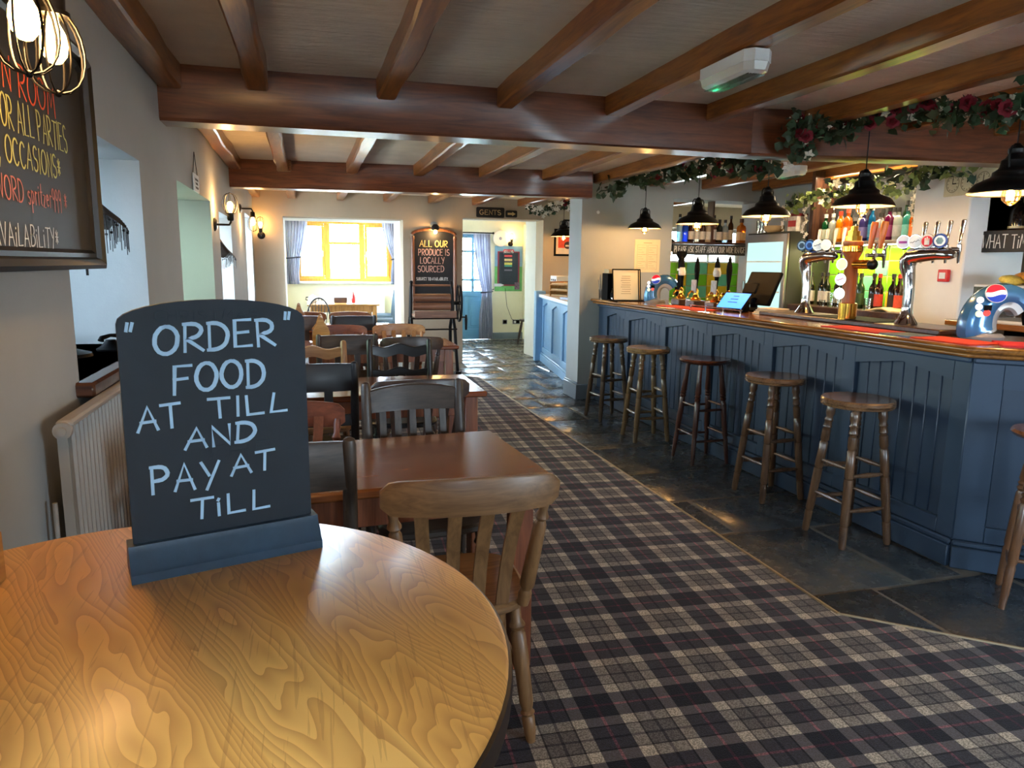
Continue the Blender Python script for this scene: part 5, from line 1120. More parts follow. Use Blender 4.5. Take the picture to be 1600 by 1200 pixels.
ct = thing('cutlery_pot', 'glass pot of knives and forks at the far end of the bar', 'cutlery', (2.985, 6.95, ZB)); MB().lathe([(0, 0), (.04, 0), (.045, .1), (.04, .1), (.036, .008)], 16).build('pot', M['glassy'], ct)
for k in range(7): a = k*.9; MB().tube([(.02*math.cos(a), .02*math.sin(a), .01), (.05*math.cos(a), .05*math.sin(a), .2+.03*(k % 3))], .005, 6).build('cutlery_piece', M['steel'], ct)
gj = thing('tip_jar', 'clear jar with dark label beside the cutlery pot', 'jar', (2.99, 6.66, ZB)); MB().lathe([(0, 0), (.04, 0), (.042, .09), (.03, .11), (.032, .12)], 16).build('jar', M['glassy'], gj); MB().lathe([(.0435, .03), (.0435, .08)], 16, caps=False).build('dark_label', M['black_matt'], gj)

# ================================================================== FAR WALL THINGS
ab = thing('arched_chalkboard', 'arched chalkboard in a turned wooden frame reading ALL OUR PRODUCE IS LOCALLY SOURCED', 'chalkboard', (1.44, 10.285, .86))
W, H = .67, .98
out = [(.05, 0), (W-.05, 0), (W-.05, H)]+[(W/2+(W/2-.05)*math.cos(a), H+.065*math.sin(a)) for a in [PI*i/12 for i in range(1, 12)]]+[(.05, H)]
MB().prism(out, -.012, .012, Mx).build('slate', M['chalk_board'], ab)
fw_ = wood('board_frame_wood', (96, 58, 36), (142, 92, 60), 'z', .35)
for x in (.03, W-.03): MB().turned((x, -.02, 0), (x, -.02, H-.01), [(0, .026), (.04, .03), (.05, .022), (.3, .026), (.5, .03), (.7, .026), (.94, .022), (.96, .03), (1, .024)], 12).build('turned_side', fw_, ab)
MB().tube([(W/2+(W/2-.02)*math.cos(a), -.01, H+.01+.075*math.sin(a)) for a in [PI*i/12 for i in range(13)]], .022, 8).build('arched_top', fw_, ab)
y_ = -.0135
lettering([('ALL OUR', (.13, y_, .82), .085, .40, 1, 0)], 'lettering', flat('yellow_chalk', (232, 206, 130), .9), ab, LU, LV, .014, 2)
pk_ = flat('pinkish_chalk', (206, 168, 158), .9)
for q_ in (('PRODUCE IS', (.11, y_, .70), .085, .45), ('LOCALLY', (.135, y_, .585), .085, .35), ('SOURCED', (.10, y_, .465), .085, .38)): lettering([q_], 'lettering', pk_, ab, LU, LV, .012, 3)
lettering([('SUBJECT TO AVAILABILITY.', (.08, y_, .345), .04, .46)], 'lettering', M['chalk_white'], ab, LU, LV, .008, 4)
# spot lamp over it
sp_ = thing('spot_wall_lamp', 'round black spot lamp glowing above the arched chalkboard', 'wall lamp', (1.78, 10.3, 1.98)); MB().lathe([(0, 0), (.055, 0), (.055, .015), (0, .02)], 18, Matrix.Rotation(PI/2, 4, 'X')).build('wall_plate', M['grey_gloss'], sp_)
MB().tube([(0, -.01, 0), (0, -.09, .01), (0, -.12, -.01)], .01, 8).build('arm', M['black'], sp_); MB().lathe([(0, .045), (.03, .04), (.052, .015), (.055, -.02), (.05, -.04)], 18, Matrix.Translation((0, -.13, -.03)), caps=False).build('shade', M['black'], sp_); bulb_parts(sp_, (0, -.13, -.055), .026, .07, -1); lamp((0, -.13, -.12), 2.6, radius=.03, parent=sp_)
# mangle
mg = thing('antique_mangle', 'antique cast-iron mangle with wooden rollers below the arched chalkboard', 'mangle', (1.58, 9.35, 0))
M['iron'] = flat('black_cast_iron', (22, 21, 24), .4, .5, var=.2, vs_=20); M['roller'] = wood('worn_roller_wood', (120, 82, 62), (164, 118, 90), 'x', .5)
for s_ in (-1, 1):
    MB().tube([(s_*.30, -.26, 0), (s_*.29, -.2, .3), (s_*.28, -.16, .6), (s_*.28, -.05, .74)], .022, 8).tube([(s_*.30, .26, 0), (s_*.29, .2, .3), (s_*.28, .16, .6), (s_*.28, .05, .74)], .022, 8).tube([(s_*.29, -.2, .3), (s_*.29, .2, .3)], .014, 8).build('side_leg', M['iron'], mg)
    MB().tube([(s_*.28, -.05, .72), (s_*.275, -.045, .95), (s_*.27, -.03, 1.12), (s_*.265, 0, 1.19), (s_*.27, .03, 1.12), (s_*.275, .045, .95), (s_*.28, .05, .72)], .018, 8).ball((s_*.265, 0, 1.2), .024).build('upright_frame', M['iron'], mg)
    BX(s_*.30-.04, s_*.30+.04, -.3, -.2, 0, .05, .008).build('foot', M['iron'], mg)
MB().tube([(-.27, 0, 1.16), (.27, 0, 1.16)], .014, 8).build('pressure_bar', M['roller'], mg)
for z in (1.0, .885): MB().cyl((-.25, 0, z), (.25, 0, z), .052, n=20).build('roller', M['roller'], mg)
MB().prism([(-.27, -.30), (.27, -.30), (.27, -.06), (-.27, -.06)], .775, .80).box(-.27, .27, -.32, -.30, .755, .845, .004).build('tray_board', M['roller'], mg)
MB().tube([(-.31, -.22, .745), (.31, -.22, .745)], .012, 8).tube([(-.30, -.21, .60), (.30, -.21, .60)], .01, 8).build('cross_rod', M['iron'], mg)
wh = MB().tube([(.37, .17*math.cos(2*PI*k/32), .93+.24*math.sin(2*PI*k/32)) for k in range(32)], .016, 8, True)
for k in range(6): a = PI*k/3; wh.tube([(.37, 0, .93), (.37, .17*math.cos(a), .93+.24*math.sin(a))], .008, 6)
wh.cyl((.28, 0, .93), (.40, 0, .93), .024).build('flywheel', M['iron'], mg); MB().cyl((.37, -.12, .75), (.45, -.12, .75), .01).turned((.44, -.12, .78), (.44, -.12, .58), [(0, .012), (.3, .02), (1, .014)], 8).build('crank_handle', M['iron'], mg)
# GENTS sign and arrow
def plate(mb, w, h, r, th):
    P = []
    for cx, cy, a0 in ((w-r, r, -90), (w-r, h-r, 0), (r, h-r, 90), (r, r, 180)): P += [(cx+r*math.cos(R(a0+18*i)), cy+r*math.sin(R(a0+18*i))) for i in range(6)]
    return mb.prism(P, -th, 0, Mx)
M['sign_black'] = flat('black_enamel_sign', (20, 17, 16), .35); M['gold'] = flat('pale_gold_letter', (196, 168, 120), .4, .3)
gs = thing('gents_sign', 'black GENTS sign with pale gold letters over the lobby doorway', 'sign', (2.40, 10.285, 2.115)); plate(MB(), .42, .145, .02, .015).build('plate', M['sign_black'], gs)
def serif(): 
    mb = lettering([('GENTS', (.05, -.0005, .04), .065, .32)], 'lettering', M['gold'], gs, LU, LV, .012, 9, .0)
serif()
ga = thing('arrow_sign', 'small black sign with gold right-pointing arrow beside the GENTS sign', 'sign', (2.84, 10.285, 2.125)); plate(MB(), .175, .1, .02, .015).build('plate', M['sign_black'], ga)
MB().prism([(.03, .035), (.10, .035), (.10, .02), (.15, .05), (.10, .08), (.10, .065), (.03, .065)], 0, .003, Mx).build('arrow', M['gold'], ga)
# framed red picture on the wall behind the half bar
pc = thing('framed_picture', 'black-framed red poster with a round dark motif behind the half bar', 'picture', (3.60, 10.298, 1.58)); w_, h_ = .34, .40
MB().box(0, w_, -.025, 0, 0, .028, .004).box(0, w_, -.025, 0, h_-.028, h_, .004).box(0, .028, -.025, 0, .028, h_-.028, .004).box(w_-.028, w_, -.025, 0, .028, h_-.028, .004).build('frame', M['black_matt'], pc)
BX(.028, w_-.028, -.012, -.004, .028, h_-.028).build('mount', flat('cream_mount', (226, 208, 186), .7), pc); BX(.065, w_-.06, -.014, -.012, .12, h_-.06).build('red_print', flat('red_orange_print', (216, 70, 38), .6, var=.2, vs_=30), pc)
MB().lathe([(.055, 0), (.05, .003), (0, .003)], 20, Matrix.Translation((.215, -.014, .16)) @ Matrix.Rotation(PI/2, 4, 'X')).build('dark_motif', flat('dark_motif_print', (60, 36, 32), .6), pc); BX(.18, .25, -.019, -.0165, .14, .165).build('pale_motif', flat('cream_print', (226, 206, 180), .6), pc)
p2 = thing('small_frame', 'dark picture frame partly hidden behind the half bar pendant', 'picture', (3.74, 10.298, 1.99)); BX(0, .16, -.02, 0, 0, .13, .004).build('frame', M['black_matt'], p2); BX(.025, .135, -.022, -.02, .025, .105).build('print', flat('grey_photo_print', (150, 150, 156), .5, var=.4, vs_=20), p2)
# folders and paper bags on the half bar
def on_half(u):  # point along the half bar top, u=0 far end
    return (3.42+(2.98-3.42)*u+.12, 10.28+(7.55-10.28)*u)
for i in range(3):
    x, y = on_half(.10+.05*i); t = thing('ring_binder', 'white ring binder, %s from the far end of the half bar' % ordn[i], 'binder', (x, y, 1.01), R(-80), 'binders on the half bar'); BX(-.04, .04, -.02, .22, 0, .28, .004).build('cover', M['white_gloss'], t); MB().lathe([(.014, 0), (.012, .003), (0, .003)], 12, Matrix.Translation((0, -.02, .22)) @ Matrix.Rotation(PI/2, 4, 'X')).build('finger_hole', M['black_matt'], t)
x, y = on_half(.36); t = thing('letter_tray', 'wooden letter tray stack with papers on the half bar', 'tray', (x+.08, y, 1.01), R(-80))
for z in (.0, .08, .16): BX(-.25, .25, -.14, .16, z, z+.012, .002).build('tray_shelf', M['pine_x'], t); BX(-.24, .2, -.12, .14, z+.013, z+.03).build('paper_stack', flat('manila_paper_%d' % int(z*100), (206, 176, 130), .8), t)
for x_ in (-.25, .238): BX(x_, x_+.012, -.14, .16, 0, .21, .002).build('tray_side', M['pine_x'], t)
t = BX(-.25, .25, -.12, .12, 0, .03, .006).build('document_folder', flat('pale_lilac_folder', (190, 196, 214), .6), None, (on_half(.66)[0]+.05, on_half(.66)[1], 1.01), R(-80)); tag(t, 'pale lilac document folder lying on the half bar', 'folder')
# ------------------------------------------------------------------ curtains
M['curtain'] = None
def curtain_mat():
    n = N('blue_grey_striped_curtain'); nz = n.noise(n.coords((60, 60, 3)), 1.0, 3, .6); n.link(n.ramp(nz, [(.3, (136, 148, 172)), (.55, (176, 182, 200)), (.75, (214, 210, 218))]), n.b.inputs['Base Color']); n.set(Roughness=.9)
    t = n.t; tr = n.new('ShaderNodeBsdfTranslucent'); tr.inputs[0].default_value = lin((150, 150, 170)); mx = n.new('ShaderNodeMixShader'); mx.inputs[0].default_value = .35
    n.link(n.b.outputs[0], mx.inputs[1]); n.link(tr.outputs[0], mx.inputs[2]); n.link(mx.outputs[0], t.nodes['Material Output'].inputs[0]); return n.m
M['curtain'] = curtain_mat()
def curtain(name, label, x_top, x_tie, x_bot, y, zt, ztie, zb, depth=.05, folds=7):
    t = thing(name, label, 'curtain', (0, y, 0), 0, 'tied-back curtains'); rows = []
    for i in range(25):
        z = zt+(zb-zt)*i/24
        if z > ztie: u = (zt-z)/(zt-ztie); e = u**1.6; a = [x_top[k]*(1-e)+x_tie[k]*e for k in (0, 1)]
        else: u = min(1, (ztie-z)/(ztie-zb)*1.6) if ztie > zb else 0; e = u*u*(3-2*u); a = [x_tie[k]*(1-e)+x_bot[k]*e for k in (0, 1)]
        rows.append([(a[0]+(a[1]-a[0])*j/56, depth*(.6 if abs(z-ztie) > .08 else .35)*math.sin(j/56*folds*2*PI)+(.012*math.sin(j*.9+z*4)), z) for j in range(57)])
    MB().strip(rows).build('fabric', M['curtain'], t, ang=80)
    cx = (x_tie[0]+x_tie[1])/2; rx = (x_tie[1]-x_tie[0])/2+.015
    MB().tube([(cx+rx*math.cos(2*PI*k/24), (depth*.7+.01)*math.sin(2*PI*k/24), ztie+.012*math.cos(2*PI*k/24)) for k in range(24)], .012, 6, True).build('tie_band', flat('dark_tie_%s' % label[:5], (46, 48, 56), .8), t)
    return t
curtain('curtain', 'blue-grey tied curtain left of the alcove window', (-.36, .06), (-.34, -.10), (-.36, -.12), 14.40, 2.25, 1.52, 1.02)
curtain('curtain', 'blue-grey tied curtain right of the alcove window', (1.46, 1.80), (1.65, 1.80), (1.62, 1.80), 14.40, 2.25, 1.52, 1.02)
dc = curtain('curtain', 'long striped blue-grey curtain tied beside the blue door', (3.04, 3.36), (3.20, 3.40), (3.15, 3.42), 13.24, 2.0, .92, .03, .05, 6)
MB().tube([(2.35, 0, 2.02), (3.40, 0, 2.02)], .012, 8).ball((3.42, 0, 2.02), .022).build('curtain_pole', M['black'], dc); MB().tube([(3.38, .02, .95), (3.46, .08, .97), (3.47, .14, .97)], .008, 6).build('tie_hook', M['black'], dc)
# lobby wall things
lamp_l = cage_lamp('cage_wall_lamp', 'small bright wall lamp above the ice cream board in the lobby', (3.80, 13.4, 1.83), .09, 1, 1.6, .04, .11, wall=(0, -1))
pd = thing('wall_plate', 'white round plate hung left of the lobby lamp', 'plate', (3.60, 13.395, 1.93)); MB().lathe([(.0, .012), (.05, .012), (.09, .02), (.15, .03), (.155, .026), (.1, .006), (0, 0)], 32, Matrix.Rotation(PI/2, 4, 'X')).build('dish', M['white_gloss'], pd); MB().lathe([(.03, .014), (0, .016)], 16, Matrix.Rotation(PI/2, 4, 'X')).build('blue_centre', flat('plate_blue_centre', (120, 140, 180), .4), pd)
ps_ = thing('ice_cream_poster', 'ice cream price board with red banner, sky and grass in the lobby', 'poster', (3.49, 13.394, .93)); w_, h_ = .55, .86
BX(0, w_, -.006, 0, h_*.55, h_).build('sky_print', flat('poster_sky', (130, 176, 206), .6, var=.15, vs_=6), ps_); BX(0, w_, -.006, 0, 0, h_*.55).build('grass_print', flat('poster_grass', (96, 166, 92), .6, var=.2, vs_=8), ps_)
BX(.055, w_-.055, -.009, -.006, .10, h_-.10).build('maroon_border', flat('poster_maroon', (136, 36, 60), .6), ps_); BX(.085, w_-.085, -.011, -.009, .13, h_-.12).build('dark_panel', flat('poster_dark_panel', (32, 44, 58), .6), ps_)
plate(MB(), .22, .085, .03, .004).build('red_banner', flat('poster_red', (190, 44, 56), .5), ps_).location = (.165, -.0085, h_-.145)
lettering([('KELLYS', (.185, -.0135, h_-.128), .045, .18)], 'lettering', M['chalk_white'], ps_, LU, LV, .010, 1, .01)
for z, h2, c in ((.655, .035, (214, 74, 80)), (.575, .045, (226, 196, 140)), (.505, .045, (220, 214, 110)), (.47, .03, (70, 160, 140)), (.39, .028, (120, 110, 130))): BX(.19, .345, -.0125, -.011, z, z+h2).build('price_strip', flat('price_strip_%d_%d_%d' % c, c, .6, var=.15, vs_=60), ps_)
MB().prism([(-.02, .12), (.12, .12), (.19, .15), (.12, .175), (-.02, .175)], 0, .004, Mx).build('white_pointer', M['white_gloss'], ps_).location = (0, -.012, -.03)
BX(.40, .50, -.012, -.0065, .03, .17).build('printed_badge', flat('poster_badge', (120, 90, 110), .6, var=.6, vs_=60), ps_)
for i, x in enumerate((3.66, 3.86)):
    t = thing('wall_socket', ('single black wall socket under the ice cream board', 'double black wall socket with white plug under the ice cream board')[i], 'socket', (x, 13.398, .29)); BX(0, .09+.06*i, -.012, 0, 0, .09, .004).build('plate', M['steel'], t); BX(.01, .08+.06*i, -.014, -.012, .012, .078, .002).build('insert', M['black_matt'], t)
    if i: BX(.02, .06, -.05, -.014, .02, .065, .006).build('plug', M['white_gloss'], t); MB().tube([(.04, -.04, .06), (-.02, -.015, .1), (-.12, -.012, .35), (-.16, -.012, .7)], .004, 6).build('cable', M['black_matt'], t)
ls = thing('lobby_shelves', 'cream shelves with grey boxes at the right of the lobby', 'shelf', (4.08, 13.1, 0))
for z in (.5, .95, 1.22, 1.5, 1.72): BX(0, .27, 0, .29, z, z+.045, .003).build('shelf_board', M['cream'], ls)
BX(-.02, 0, 0, .29, 0, 2.2).build('upright', M['cream'], ls)
M['grey_box'] = flat('grey_storage_box', (150, 146, 128), .8, var=.15, vs_=12)
for i, z in enumerate((.545, .995, 1.265, 1.545)): t = BX(0, .22, 0, .2, 0, .17, .006).build('storage_box', M['grey_box'], None, (4.11, 13.15, z)); tag(t, 'grey storage box on the lobby shelves, %s from the bottom' % ordn[i], 'box', 'boxes on the lobby shelves')
# ------------------------------------------------------------------ alcove table things
ch = thing('menu_holder', 'wooden menu holder with white card on the alcove table', 'menu holder', (.56, 12.75, .75)); BX(-.11, .11, -.04, .04, 0, .09, .004).build('box', M['dark_wood'], ch); BX(-.10, .10, -.01, .0, .09, .22).build('card', M['white_gloss'], ch)
kb = MB().lathe([(0, 0), (.03, 0), (.034, .01), (.034, .1), (.026, .12), (.01, .16), (.006, .19), (0, .19)], 14).build('sauce_bottle', flat('red_sauce_bottle', (196, 40, 44), .3), None, (.78, 12.76, .75)); tag(kb, 'red squeezy sauce bottle on the alcove table', 'bottle')
tp = thing('tea_set', 'white and black teapot on the alcove table behind the hoop-back chair', 'teapot', (.10, 12.7, .75)); MB().lathe([(0, 0), (.05, 0), (.085, .04), (.08, .09), (.05, .12), (.02, .125), (.02, .14), (0, .145)], 20).build('pot', M['white_gloss'], tp); MB().tube([(.07, 0, .06), (.12, 0, .08), (.14, 0, .12)], .012, 8).build('spout', M['white_gloss'], tp); MB().tube([(-.07, 0, .04), (-.12, 0, .06), (-.11, 0, .1), (-.06, 0, .1)], .008, 8).build('handle', M['black_matt'], tp)
rd = thing('alcove_radiator', 'cream panel radiator under the alcove window', 'radiator', (.5, 14.56, .2)); BX(0, 1.0, -.07, -.02, 0, .62, .008).build('panel', M['white'], rd); BX(.1, .14, -.02, .035, .1, .5).build('bracket', M['white'], rd)

# ================================================================== RIGHT EDGE THINGS
cb = thing('clock_board', 'cream board with three printed clock faces above the white pier', 'clock board', (4.5, 0, 0))
Y0, Y1, Z0, Z1 = 4.30, 3.80, 1.975, 2.15
BX(.02, .035, Y1, Y0, Z0, Z1, .003).build('board', flat('cream_clock_board', (214, 204, 172), .6), cb); ringm = flat('clock_ring_ink', (150, 140, 112), .6)
Mk = Matrix(((0, 0, -1, .02), (-1, 0, 0, 0), (0, 1, 0, 0), (0, 0, 0, 1)))
for i, (yy, h1) in enumerate(((4.225, 90), (4.105, 40), (3.98, 120))):
    r = .052; zc = 2.06; mb = MB()
    mb.tube([(.017, yy+r*math.cos(2*PI*k/28), zc+r*1.15*math.sin(2*PI*k/28)) for k in range(28)], .0025, 5, True)
    for k in range(12): a = 2*PI*k/12; mb.box(.016, .019, yy+r*.8*math.cos(a)-.003, yy+r*.8*math.cos(a)+.003, zc+r*.92*math.sin(a)-.004, zc+r*.92*math.sin(a)+.004)
    mb.build('clock_face', ringm, cb); MB().tube([(.015, yy, zc), (.015, yy-.03*math.sin(R(h1)), zc+.035*math.cos(R(h1)))], .004, 5).tube([(.015, yy, zc), (.015, yy-.002, zc+.04)], .002, 5).build('clock_hands', M['black_matt'], cb)
BX(.03, .07, 4.2, 4.26, 2.0, 2.1).build('fixing', M['dark_wood'], cb)
fc = thing('fire_call_point', 'small red fire call point on the white pier', 'call point', (4.555, 4.235, 1.36)); BX(-.03, 0, -.045, .045, 0, .09, .005).build('box', flat('fire_red', (206, 28, 34), .4), fc); BX(-.033, -.03, -.026, .026, .022, .068).build('glass_panel', M['white_gloss'], fc)
cr = thing('notice_rack', 'dark olive notice board with rows of pale tags beside the pier', 'notice board', (5.29, 4.62, 1.33)); BX(-.03, 0, -.14, .14, 0, .29, .004).build('board', flat('olive_board', (108, 94, 52), .6), cr); mb = MB()
for j in range(4):
    for i in range(7): mb.box(-.034, -.03, -.10+.03*i, -.083+.03*i, .03+.065*j, .065+.065*j)
mb.build('pale_tags', flat('pale_tag_paper', (214, 200, 150), .7), cr)
wtb = thing('what_time_board', 'black chalkboard reading WHAT TIME at the right edge', 'chalkboard', (4.72, 4.12, 1.575), R(-90)); BX(0, .75, -.008, .008, 0, .15, .003).build('board', M['chalk_board'], wtb)
lettering([('WHAT TiME', (.02, -.009, .03), .09, .38, 1, 0)], 'lettering', M['chalk_white'], wtb, LU, LV, .009, 6)
us = thing('upper_shelf', 'dark wooden shelf unit holding bottles at the right edge', 'shelf', (0, 0, 0)); BX(4.74, 5.28, 3.3, 4.13, 1.70, 1.73, .003).build('board', M['dark_wood'], us); BX(5.26, 5.29, 3.3, 4.13, 1.10, 2.3).build('back_panel', M['dark_wood_z'], us); BX(4.74, 5.26, 4.10, 4.13, 1.73, 2.3).build('side_panel', M['pine'], us)
bottle('round', 4.86, 3.97, 1.73, (24, 22, 22), (206, 196, 160), (20, 20, 20), 'black bottle with cream label on the right-hand shelf', 1.15, .2, 'bottles on the right-hand shelf'); bottle('gin', 4.86, 3.8, 1.73, (60, 50, 40), (214, 206, 186), (40, 36, 30), 'brown bottle on the right-hand shelf behind the nearest pendant', 1.1, .3, 'bottles on the right-hand shelf')
t = thing('price_card', 'pale printed card standing on the right-hand shelf', 'card', (4.80, 3.70, 1.73)); BX(-.004, .0, -.07, .07, 0, .22).build('card', flat('pale_card', (206, 204, 190), .7), t); BX(-.006, -.004, -.05, .04, .05, .12).build('printed_picture', flat('card_print', (90, 110, 120), .6, var=.5, vs_=40), t)
rt2 = thing('right_tiles', 'orange and green tiled splashback at the right edge', 'tiles', (5.24, 0, 0)); BX(0, .015, 3.3, 4.10, 1.14, 1.575).build('grout_bed', M['grout'], rt2)
for i in range(5):
    for j in range(3): obj('tile', tm['orange_tile' if (i+j) % 3 == 0 else 'green_tile'], rt2, (0, 3.34+.15*i, 1.15+.14*j))
bc = thing('side_counter', 'wooden side counter with dark open front at the right edge', 'counter', (0, 0, 0)); BX(4.38, 5.26, 3.0, 4.04, 1.06, 1.10, .006).build('worktop', M['counter'], bc); BX(4.42, 4.46, 3.98, 4.04, 0, 1.06).build('end_post', M['cream'], bc); BX(4.9, 4.94, 3.0, 4.0, 0, 1.06).build('dark_back', M['black_matt'], bc); BX(4.42, 5.2, 3.0, 4.0, .5, .53).build('shelf', M['dark_wood'], bc)
gc = thing('glass_cabinet', 'small clear cabinet on the side counter holding snack packets', 'cabinet', (4.5, 3.5, 1.10)); BX(0, .4, -.1, .44, 0, .015).build('base', M['white_gloss'], gc); BX(0, .4, -.1, .44, .235, .25, .003).build('top', M['white_gloss'], gc)
for a in ((0, .004, -.1, .44), (.396, .4, -.1, .44), (.004, .396, .436, .44)): BX(*a, .015, .235).build('pane', M['glassy'], gc)
rs2 = random.Random(9); pkm = [flat('yellow_packet_%d' % i, c, .4, var=.35, vs_=25, bump=.5, bs=30) for i, c in enumerate(((236, 196, 60), (226, 176, 50), (240, 214, 110), (214, 150, 60)))]
for i in range(9):
    Mr = Matrix.Rotation(rs2.uniform(-.4, .4), 4, 'X') @ Matrix.Rotation(rs2.uniform(-.3, .3), 4, 'Y'); mb = MB().ball((0, 0, 0), (.075, .06, .03), 12, 6); mb.v = [tuple(Mr @ Vector(p)) for p in mb.v]
    o = mb.build('snack_packet', pkm[i % 4], None, (4.56+.11*(i % 3)+rs2.uniform(-.01, .01), 3.44+.14*(i // 3), 1.385+.02*(i % 2)), rs2.uniform(0, 3)); tag(o, 'shiny yellow snack packet piled on the clear cabinet', 'snack packet', 'yellow snack packets')
# ================================================================== EMERGENCY LIGHTS
def bulkhead(x, y, z, s, rz, label):
    t = thing('emergency_light', label, 'ceiling light', (x, y, z), rz, 'emergency bulkhead lights')
    P = lambda w, l, c: [(-w+c, -l), (w-c, -l), (w, -l+c), (w, l-c), (w-c, l), (-w+c, l), (-w, l-c), (-w, -l+c)]
    MB().prism(P(.062*s, .19*s, .03*s), -.045*s, 0).build('housing', M['white_gloss'], t)
    rows = [[(a, b, -.045*s) for a, b in P(.060*s, .187*s, .03*s)], [(a, b, -.075*s) for a, b in P(.054*s, .18*s, .03*s)], [(a, b, -.085*s) for a, b in P(.040*s, .165*s, .028*s)]]
    MB().strip([q+[q[0]] for q in rows]).add(rows[2], [tuple(range(8))]).build('ribbed_diffuser', glass('clear_ribbed_plastic_%g' % s, (.86, .88, .86), .14, .18, .3), t)
    mb = MB()
    for k in range(-3, 4): mb.box(.012*k*s-.002, .012*k*s+.002, -.16*s, .16*s, -.088*s, -.085*s)
    mb.build('diffuser_ribs', M['glassy'], t)
    MB().cyl((0, -.15*s, -.06*s), (0, .15*s, -.06*s), .008*s).build('tube', M['white_gloss'], t); MB().ball((0, .13*s, -.068*s), .012*s).build('green_indicator', glow('green_led', (.05, 1.0, .4), 14), t)
bulkhead(1.715, 2.72, 2.28, 1.0, R(0), 'white emergency bulkhead light with green indicator on the near joist')
bulkhead(4.06, 5.46, 2.30, .95, R(-4), 'smaller emergency bulkhead light over the back bar')
# ================================================================== GARLANDS
M['ivy'] = flat('ivy_leaf_green', (44, 70, 44), .5, var=.45, vs_=14); M['ivy_pale'] = flat('variegated_ivy', (136, 152, 84), .5, var=.4, vs_=16)
M['rose'] = flat('dark_red_silk_rose', (122, 14, 36), .7, var=.3, vs_=40); M['blossom'] = flat('white_silk_blossom', (226, 218, 204), .7, var=.08)
def leaf(mb, p, d, n, s):
    d = d.normalized(); n = (n-d*n.dot(d)).normalized(); r = d.cross(n)
    P = [(0, 0, 0), (-.32, .28, .05), (-.5, .1, .1), (-.34, .62, .02), (0, 1, -.12), (.34, .62, .02), (.5, .1, .1), (.32, .28, .05), (0, .5, .0)]
    mb.add([tuple(p+r*(a*s)+d*(b*s)+n*(c*s)) for a, b, c in P], [(0, 1, 8), (1, 2, 3, 8), (3, 4, 8), (4, 5, 8), (5, 6, 7, 8), (7, 0, 8)])
def rose_mb(s):
    mb = MB()
    for ring, (r, h, k) in enumerate(((.25, .55, 3), (.5, .5, 5), (.85, .3, 6))):
        for i in range(k):
            a = 2*PI*i/k+ring*.5; c, q = math.cos(a), math.sin(a); t_ = Vector((-q, c, 0)); o = Vector((c, q, 0))
            rows = []
            for v in (0, .5, 1): rows.append([tuple((o*(r*(.35+.65*v)*(1-.12*abs(u)))+t_*(u*r*.75)+Vector((0, 0, h*v**.7-.1*v*ring)))*s) for u in (-1, -.3, .3, 1)])
            mb.strip(rows)
    return mb
def blossom_mb(s):
    mb = MB()
    for i in range(5):
        a = 2*PI*i/5; o = Vector((math.cos(a), math.sin(a), 0)); t_ = Vector((-o.y, o.x, 0)); mb.add([tuple(q*s) for q in (Vector((0, 0, 0)), o*.5+t_*.32+Vector((0, 0, .2)), o*1.0+Vector((0, 0, .3)), o*.5-t_*.32+Vector((0, 0, .2)))], [(0, 1, 2, 3)])
    return mb.ball((0, 0, .1*s), .14*s, 6, 4)
def garland(name, label, path, nleaf, spread, ls, roses, blossoms, leafmat='ivy', seed=1, rs_=.03, bs=.028, sprays=6):
    rg = random.Random(seed); t = thing(name, label, 'garland', path[0], 0, 'artificial flower garlands'); o = Vector(path[0]); P = [Vector(p)-o for p in path]
    L = [0]
    for i in range(1, len(P)): L.append(L[-1]+(P[i]-P[i-1]).length)
    def at(u):
        s = u*L[-1]
        for i in range(1, len(P)):
            if s <= L[i]+1e-6: k = (s-L[i-1])/max(1e-6, L[i]-L[i-1]); return P[i-1].lerp(P[i], k)
        return P[-1]
    MB().tube([at(i/40)+Vector((rg.uniform(-.008, .008), rg.uniform(-.008, .008), rg.uniform(-.006, .006))) for i in range(41)], .005, 6).build('vine', M['ivy'], t)
    rv = lambda s: Vector((rg.gauss(0, s), rg.gauss(0, s), rg.gauss(0, s)))
    mb = MB(); mb2 = MB()
    for i in range(nleaf):
        p = at(rg.random())+rv(spread*.5); d = rv(1)+Vector((0, 0, -.35)); leaf(mb2 if (leafmat == 'ivy_pale' and rg.random() < .6) else mb, p, d, rv(1)+Vector((-.4, -.6, .2)), ls*rg.uniform(.6, 1.25))
    for b_, nm, mt in ((mb, 'leaves', 'ivy'), (mb2, 'variegated_leaves', 'ivy_pale')):
        if b_.v: q = b_.build(nm, M[mt], t); q['kind'] = 'stuff'
    rm = rose_mb(rs_).mesh('rose', M['rose'], 80); bm_ = blossom_mb(bs).mesh('blossom', M['blossom'], 80)
    for me, us_, nm in ((rm, roses, 'rose'), (bm_, blossoms, 'blossom')):
        for u in us_:
            q = obj(nm, me, t, at(u)+rv(spread*.45)); dv = Vector((-.5+rg.uniform(-.5, .5), -.8, rg.uniform(-.5, .3))); q.rotation_euler = dv.to_track_quat('Z', 'Y').to_euler(); sc = rg.uniform(.8, 1.25); q.scale = (sc, sc, sc)
    sp = MB()
    for i in range(sprays*7): sp.ball(at(((i//7)+.5)/sprays)+rv(spread*.42), .0045, 5, 4)
    if sprays: q = sp.build('gypsophila_spray', M['blossom'], t); q['kind'] = 'stuff'
rg = random.Random(21)
U_ = lambda n, a=0, b=1: [a+(b-a)*(i+rg.uniform(.1, .9))/n for i in range(n)]
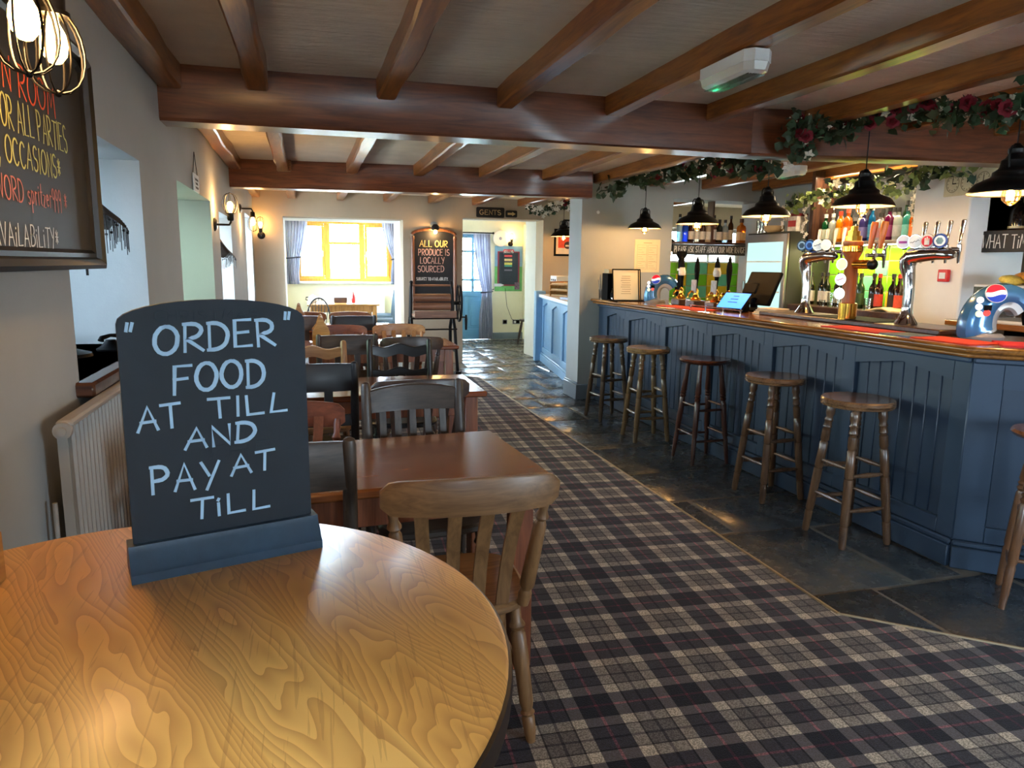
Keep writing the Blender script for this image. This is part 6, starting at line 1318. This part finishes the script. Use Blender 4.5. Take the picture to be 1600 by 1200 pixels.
garland('flower_garland', 'rose and ivy garland strung from the far end wall to the main beam', [(2.93, 6.95, 2.20), (3.02, 6.75, 2.215), (3.17, 6.55, 2.29), (3.24, 6.1, 2.30), (3.24, 5.6, 2.29), (3.2, 5.1, 2.255), (3.1, 4.6, 2.19), (3.06, 4.3, 2.12)], 420, .085, .078, U_(14, .25, 1), U_(16, .25, 1), 'ivy', 3, .035, .035)
garland('flower_garland', 'thick garland of dark red roses draped over the main beam and joists', [(2.86, 3.72, 2.09), (2.78, 3.70, 2.20), (2.76, 3.66, 2.27), (2.86, 3.64, 2.235), (2.98, 3.62, 2.215), (3.05, 3.58, 2.26), (3.10, 3.45, 2.33), (3.12, 3.25, 2.31), (3.14, 3.05, 2.235), (3.13, 2.85, 2.205), (3.10, 2.65, 2.175), (3.06, 2.52, 2.165), (3.2, 2.2, 2.16), (3.4, 1.9, 2.18)], 760, .07, .056, U_(26)+U_(22, .26, .44), U_(22)+U_(8, .26, .44), 'ivy', 4, .036, .03, 16)
garland('flower_garland', 'pale variegated ivy garland along the top of the back bar', [(4.64, 6.3, 2.04), (4.6, 5.9, 2.10), (4.6, 5.5, 2.13), (4.6, 5.0, 2.10), (4.52, 4.66, 2.12), (4.41, 4.3, 2.16), (4.41, 4.0, 2.17)], 330, .085, .07, [], U_(14), 'ivy_pale', 5, .03, .045, 3)
garland('flower_garland', 'small white blossom garland above the half bar pendant', [(3.05, 9.85, 2.26), (3.2, 9.8, 2.19), (3.35, 9.75, 2.22), (3.5, 9.65, 2.28), (3.66, 9.6, 2.27)], 170, .07, .05, [.78, .82], U_(34), 'ivy', 6, .05, .04, 10)
for i, (y_, n_) in enumerate(((5.93, 7), (4.66, 6), (6.25, 6))):
    t = thing('blossom_strand', ('hanging white blossom strand left of the spirits shelf', 'hanging white blossom strand right of the spirits shelf', 'hanging white blossom strand over the drinks fridge')[i], 'garland', (4.62, y_, 2.08), 0, 'hanging blossom strands')
    MB().tube([(0, 0, 0), (.01, .01, -.1), (0, -.01, -.05*n_)], .003, 5).build('stem', M['ivy'], t); bm_ = blossom_mb(.024).mesh('blossom', M['blossom'], 80)
    for k in range(n_*2): q = obj('blossom', bm_, t, (rg.uniform(-.02, .02), rg.uniform(-.02, .02), -.025*k-.01)); q.rotation_euler = (PI/2+rg.uniform(-.6, .6), 0, rg.uniform(-2, 0))
# ================================================================== OUTSIDE SHRUBS
M['shrub'] = flat('garden_shrub_green', (150, 186, 140), .6, var=.4, vs_=4)
for i, (x, y, h, w) in enumerate(((-1.6, 22, 3.2, 1.6), (1.2, 24, 2.9, 1.9), (4.2, 21, 3.4, 1.7))):
    t = thing('garden_shrub', ('leafy shrub outside the alcove window, left', 'leafy shrub outside the alcove window, middle', 'leafy shrub outside behind the lobby door')[i], 'shrub', (x, y, -.13), 0, 'garden shrubs outside')
    mb = MB(); rq = random.Random(i)
    for k in range(70):
        a = rq.uniform(0, 2*PI); e = rq.uniform(.1, 1)**.5; p = Vector((w*e*math.cos(a)*rq.uniform(.4, 1), w*e*math.sin(a)*rq.uniform(.4, 1), h*rq.uniform(.12, 1))); leaf(mb, p, Vector((rq.gauss(0, 1), rq.gauss(0, 1), rq.gauss(0, 1))), Vector((rq.gauss(0, 1), -1, rq.gauss(0, 1))), .28)
    q = mb.build('foliage', M['shrub'], t); q['kind'] = 'stuff'; MB().turned((0, 0, 0), (0, 0, h*.6), [(0, .09), (1, .04)], 8).build('trunk', M['dark_wood_z'], t)
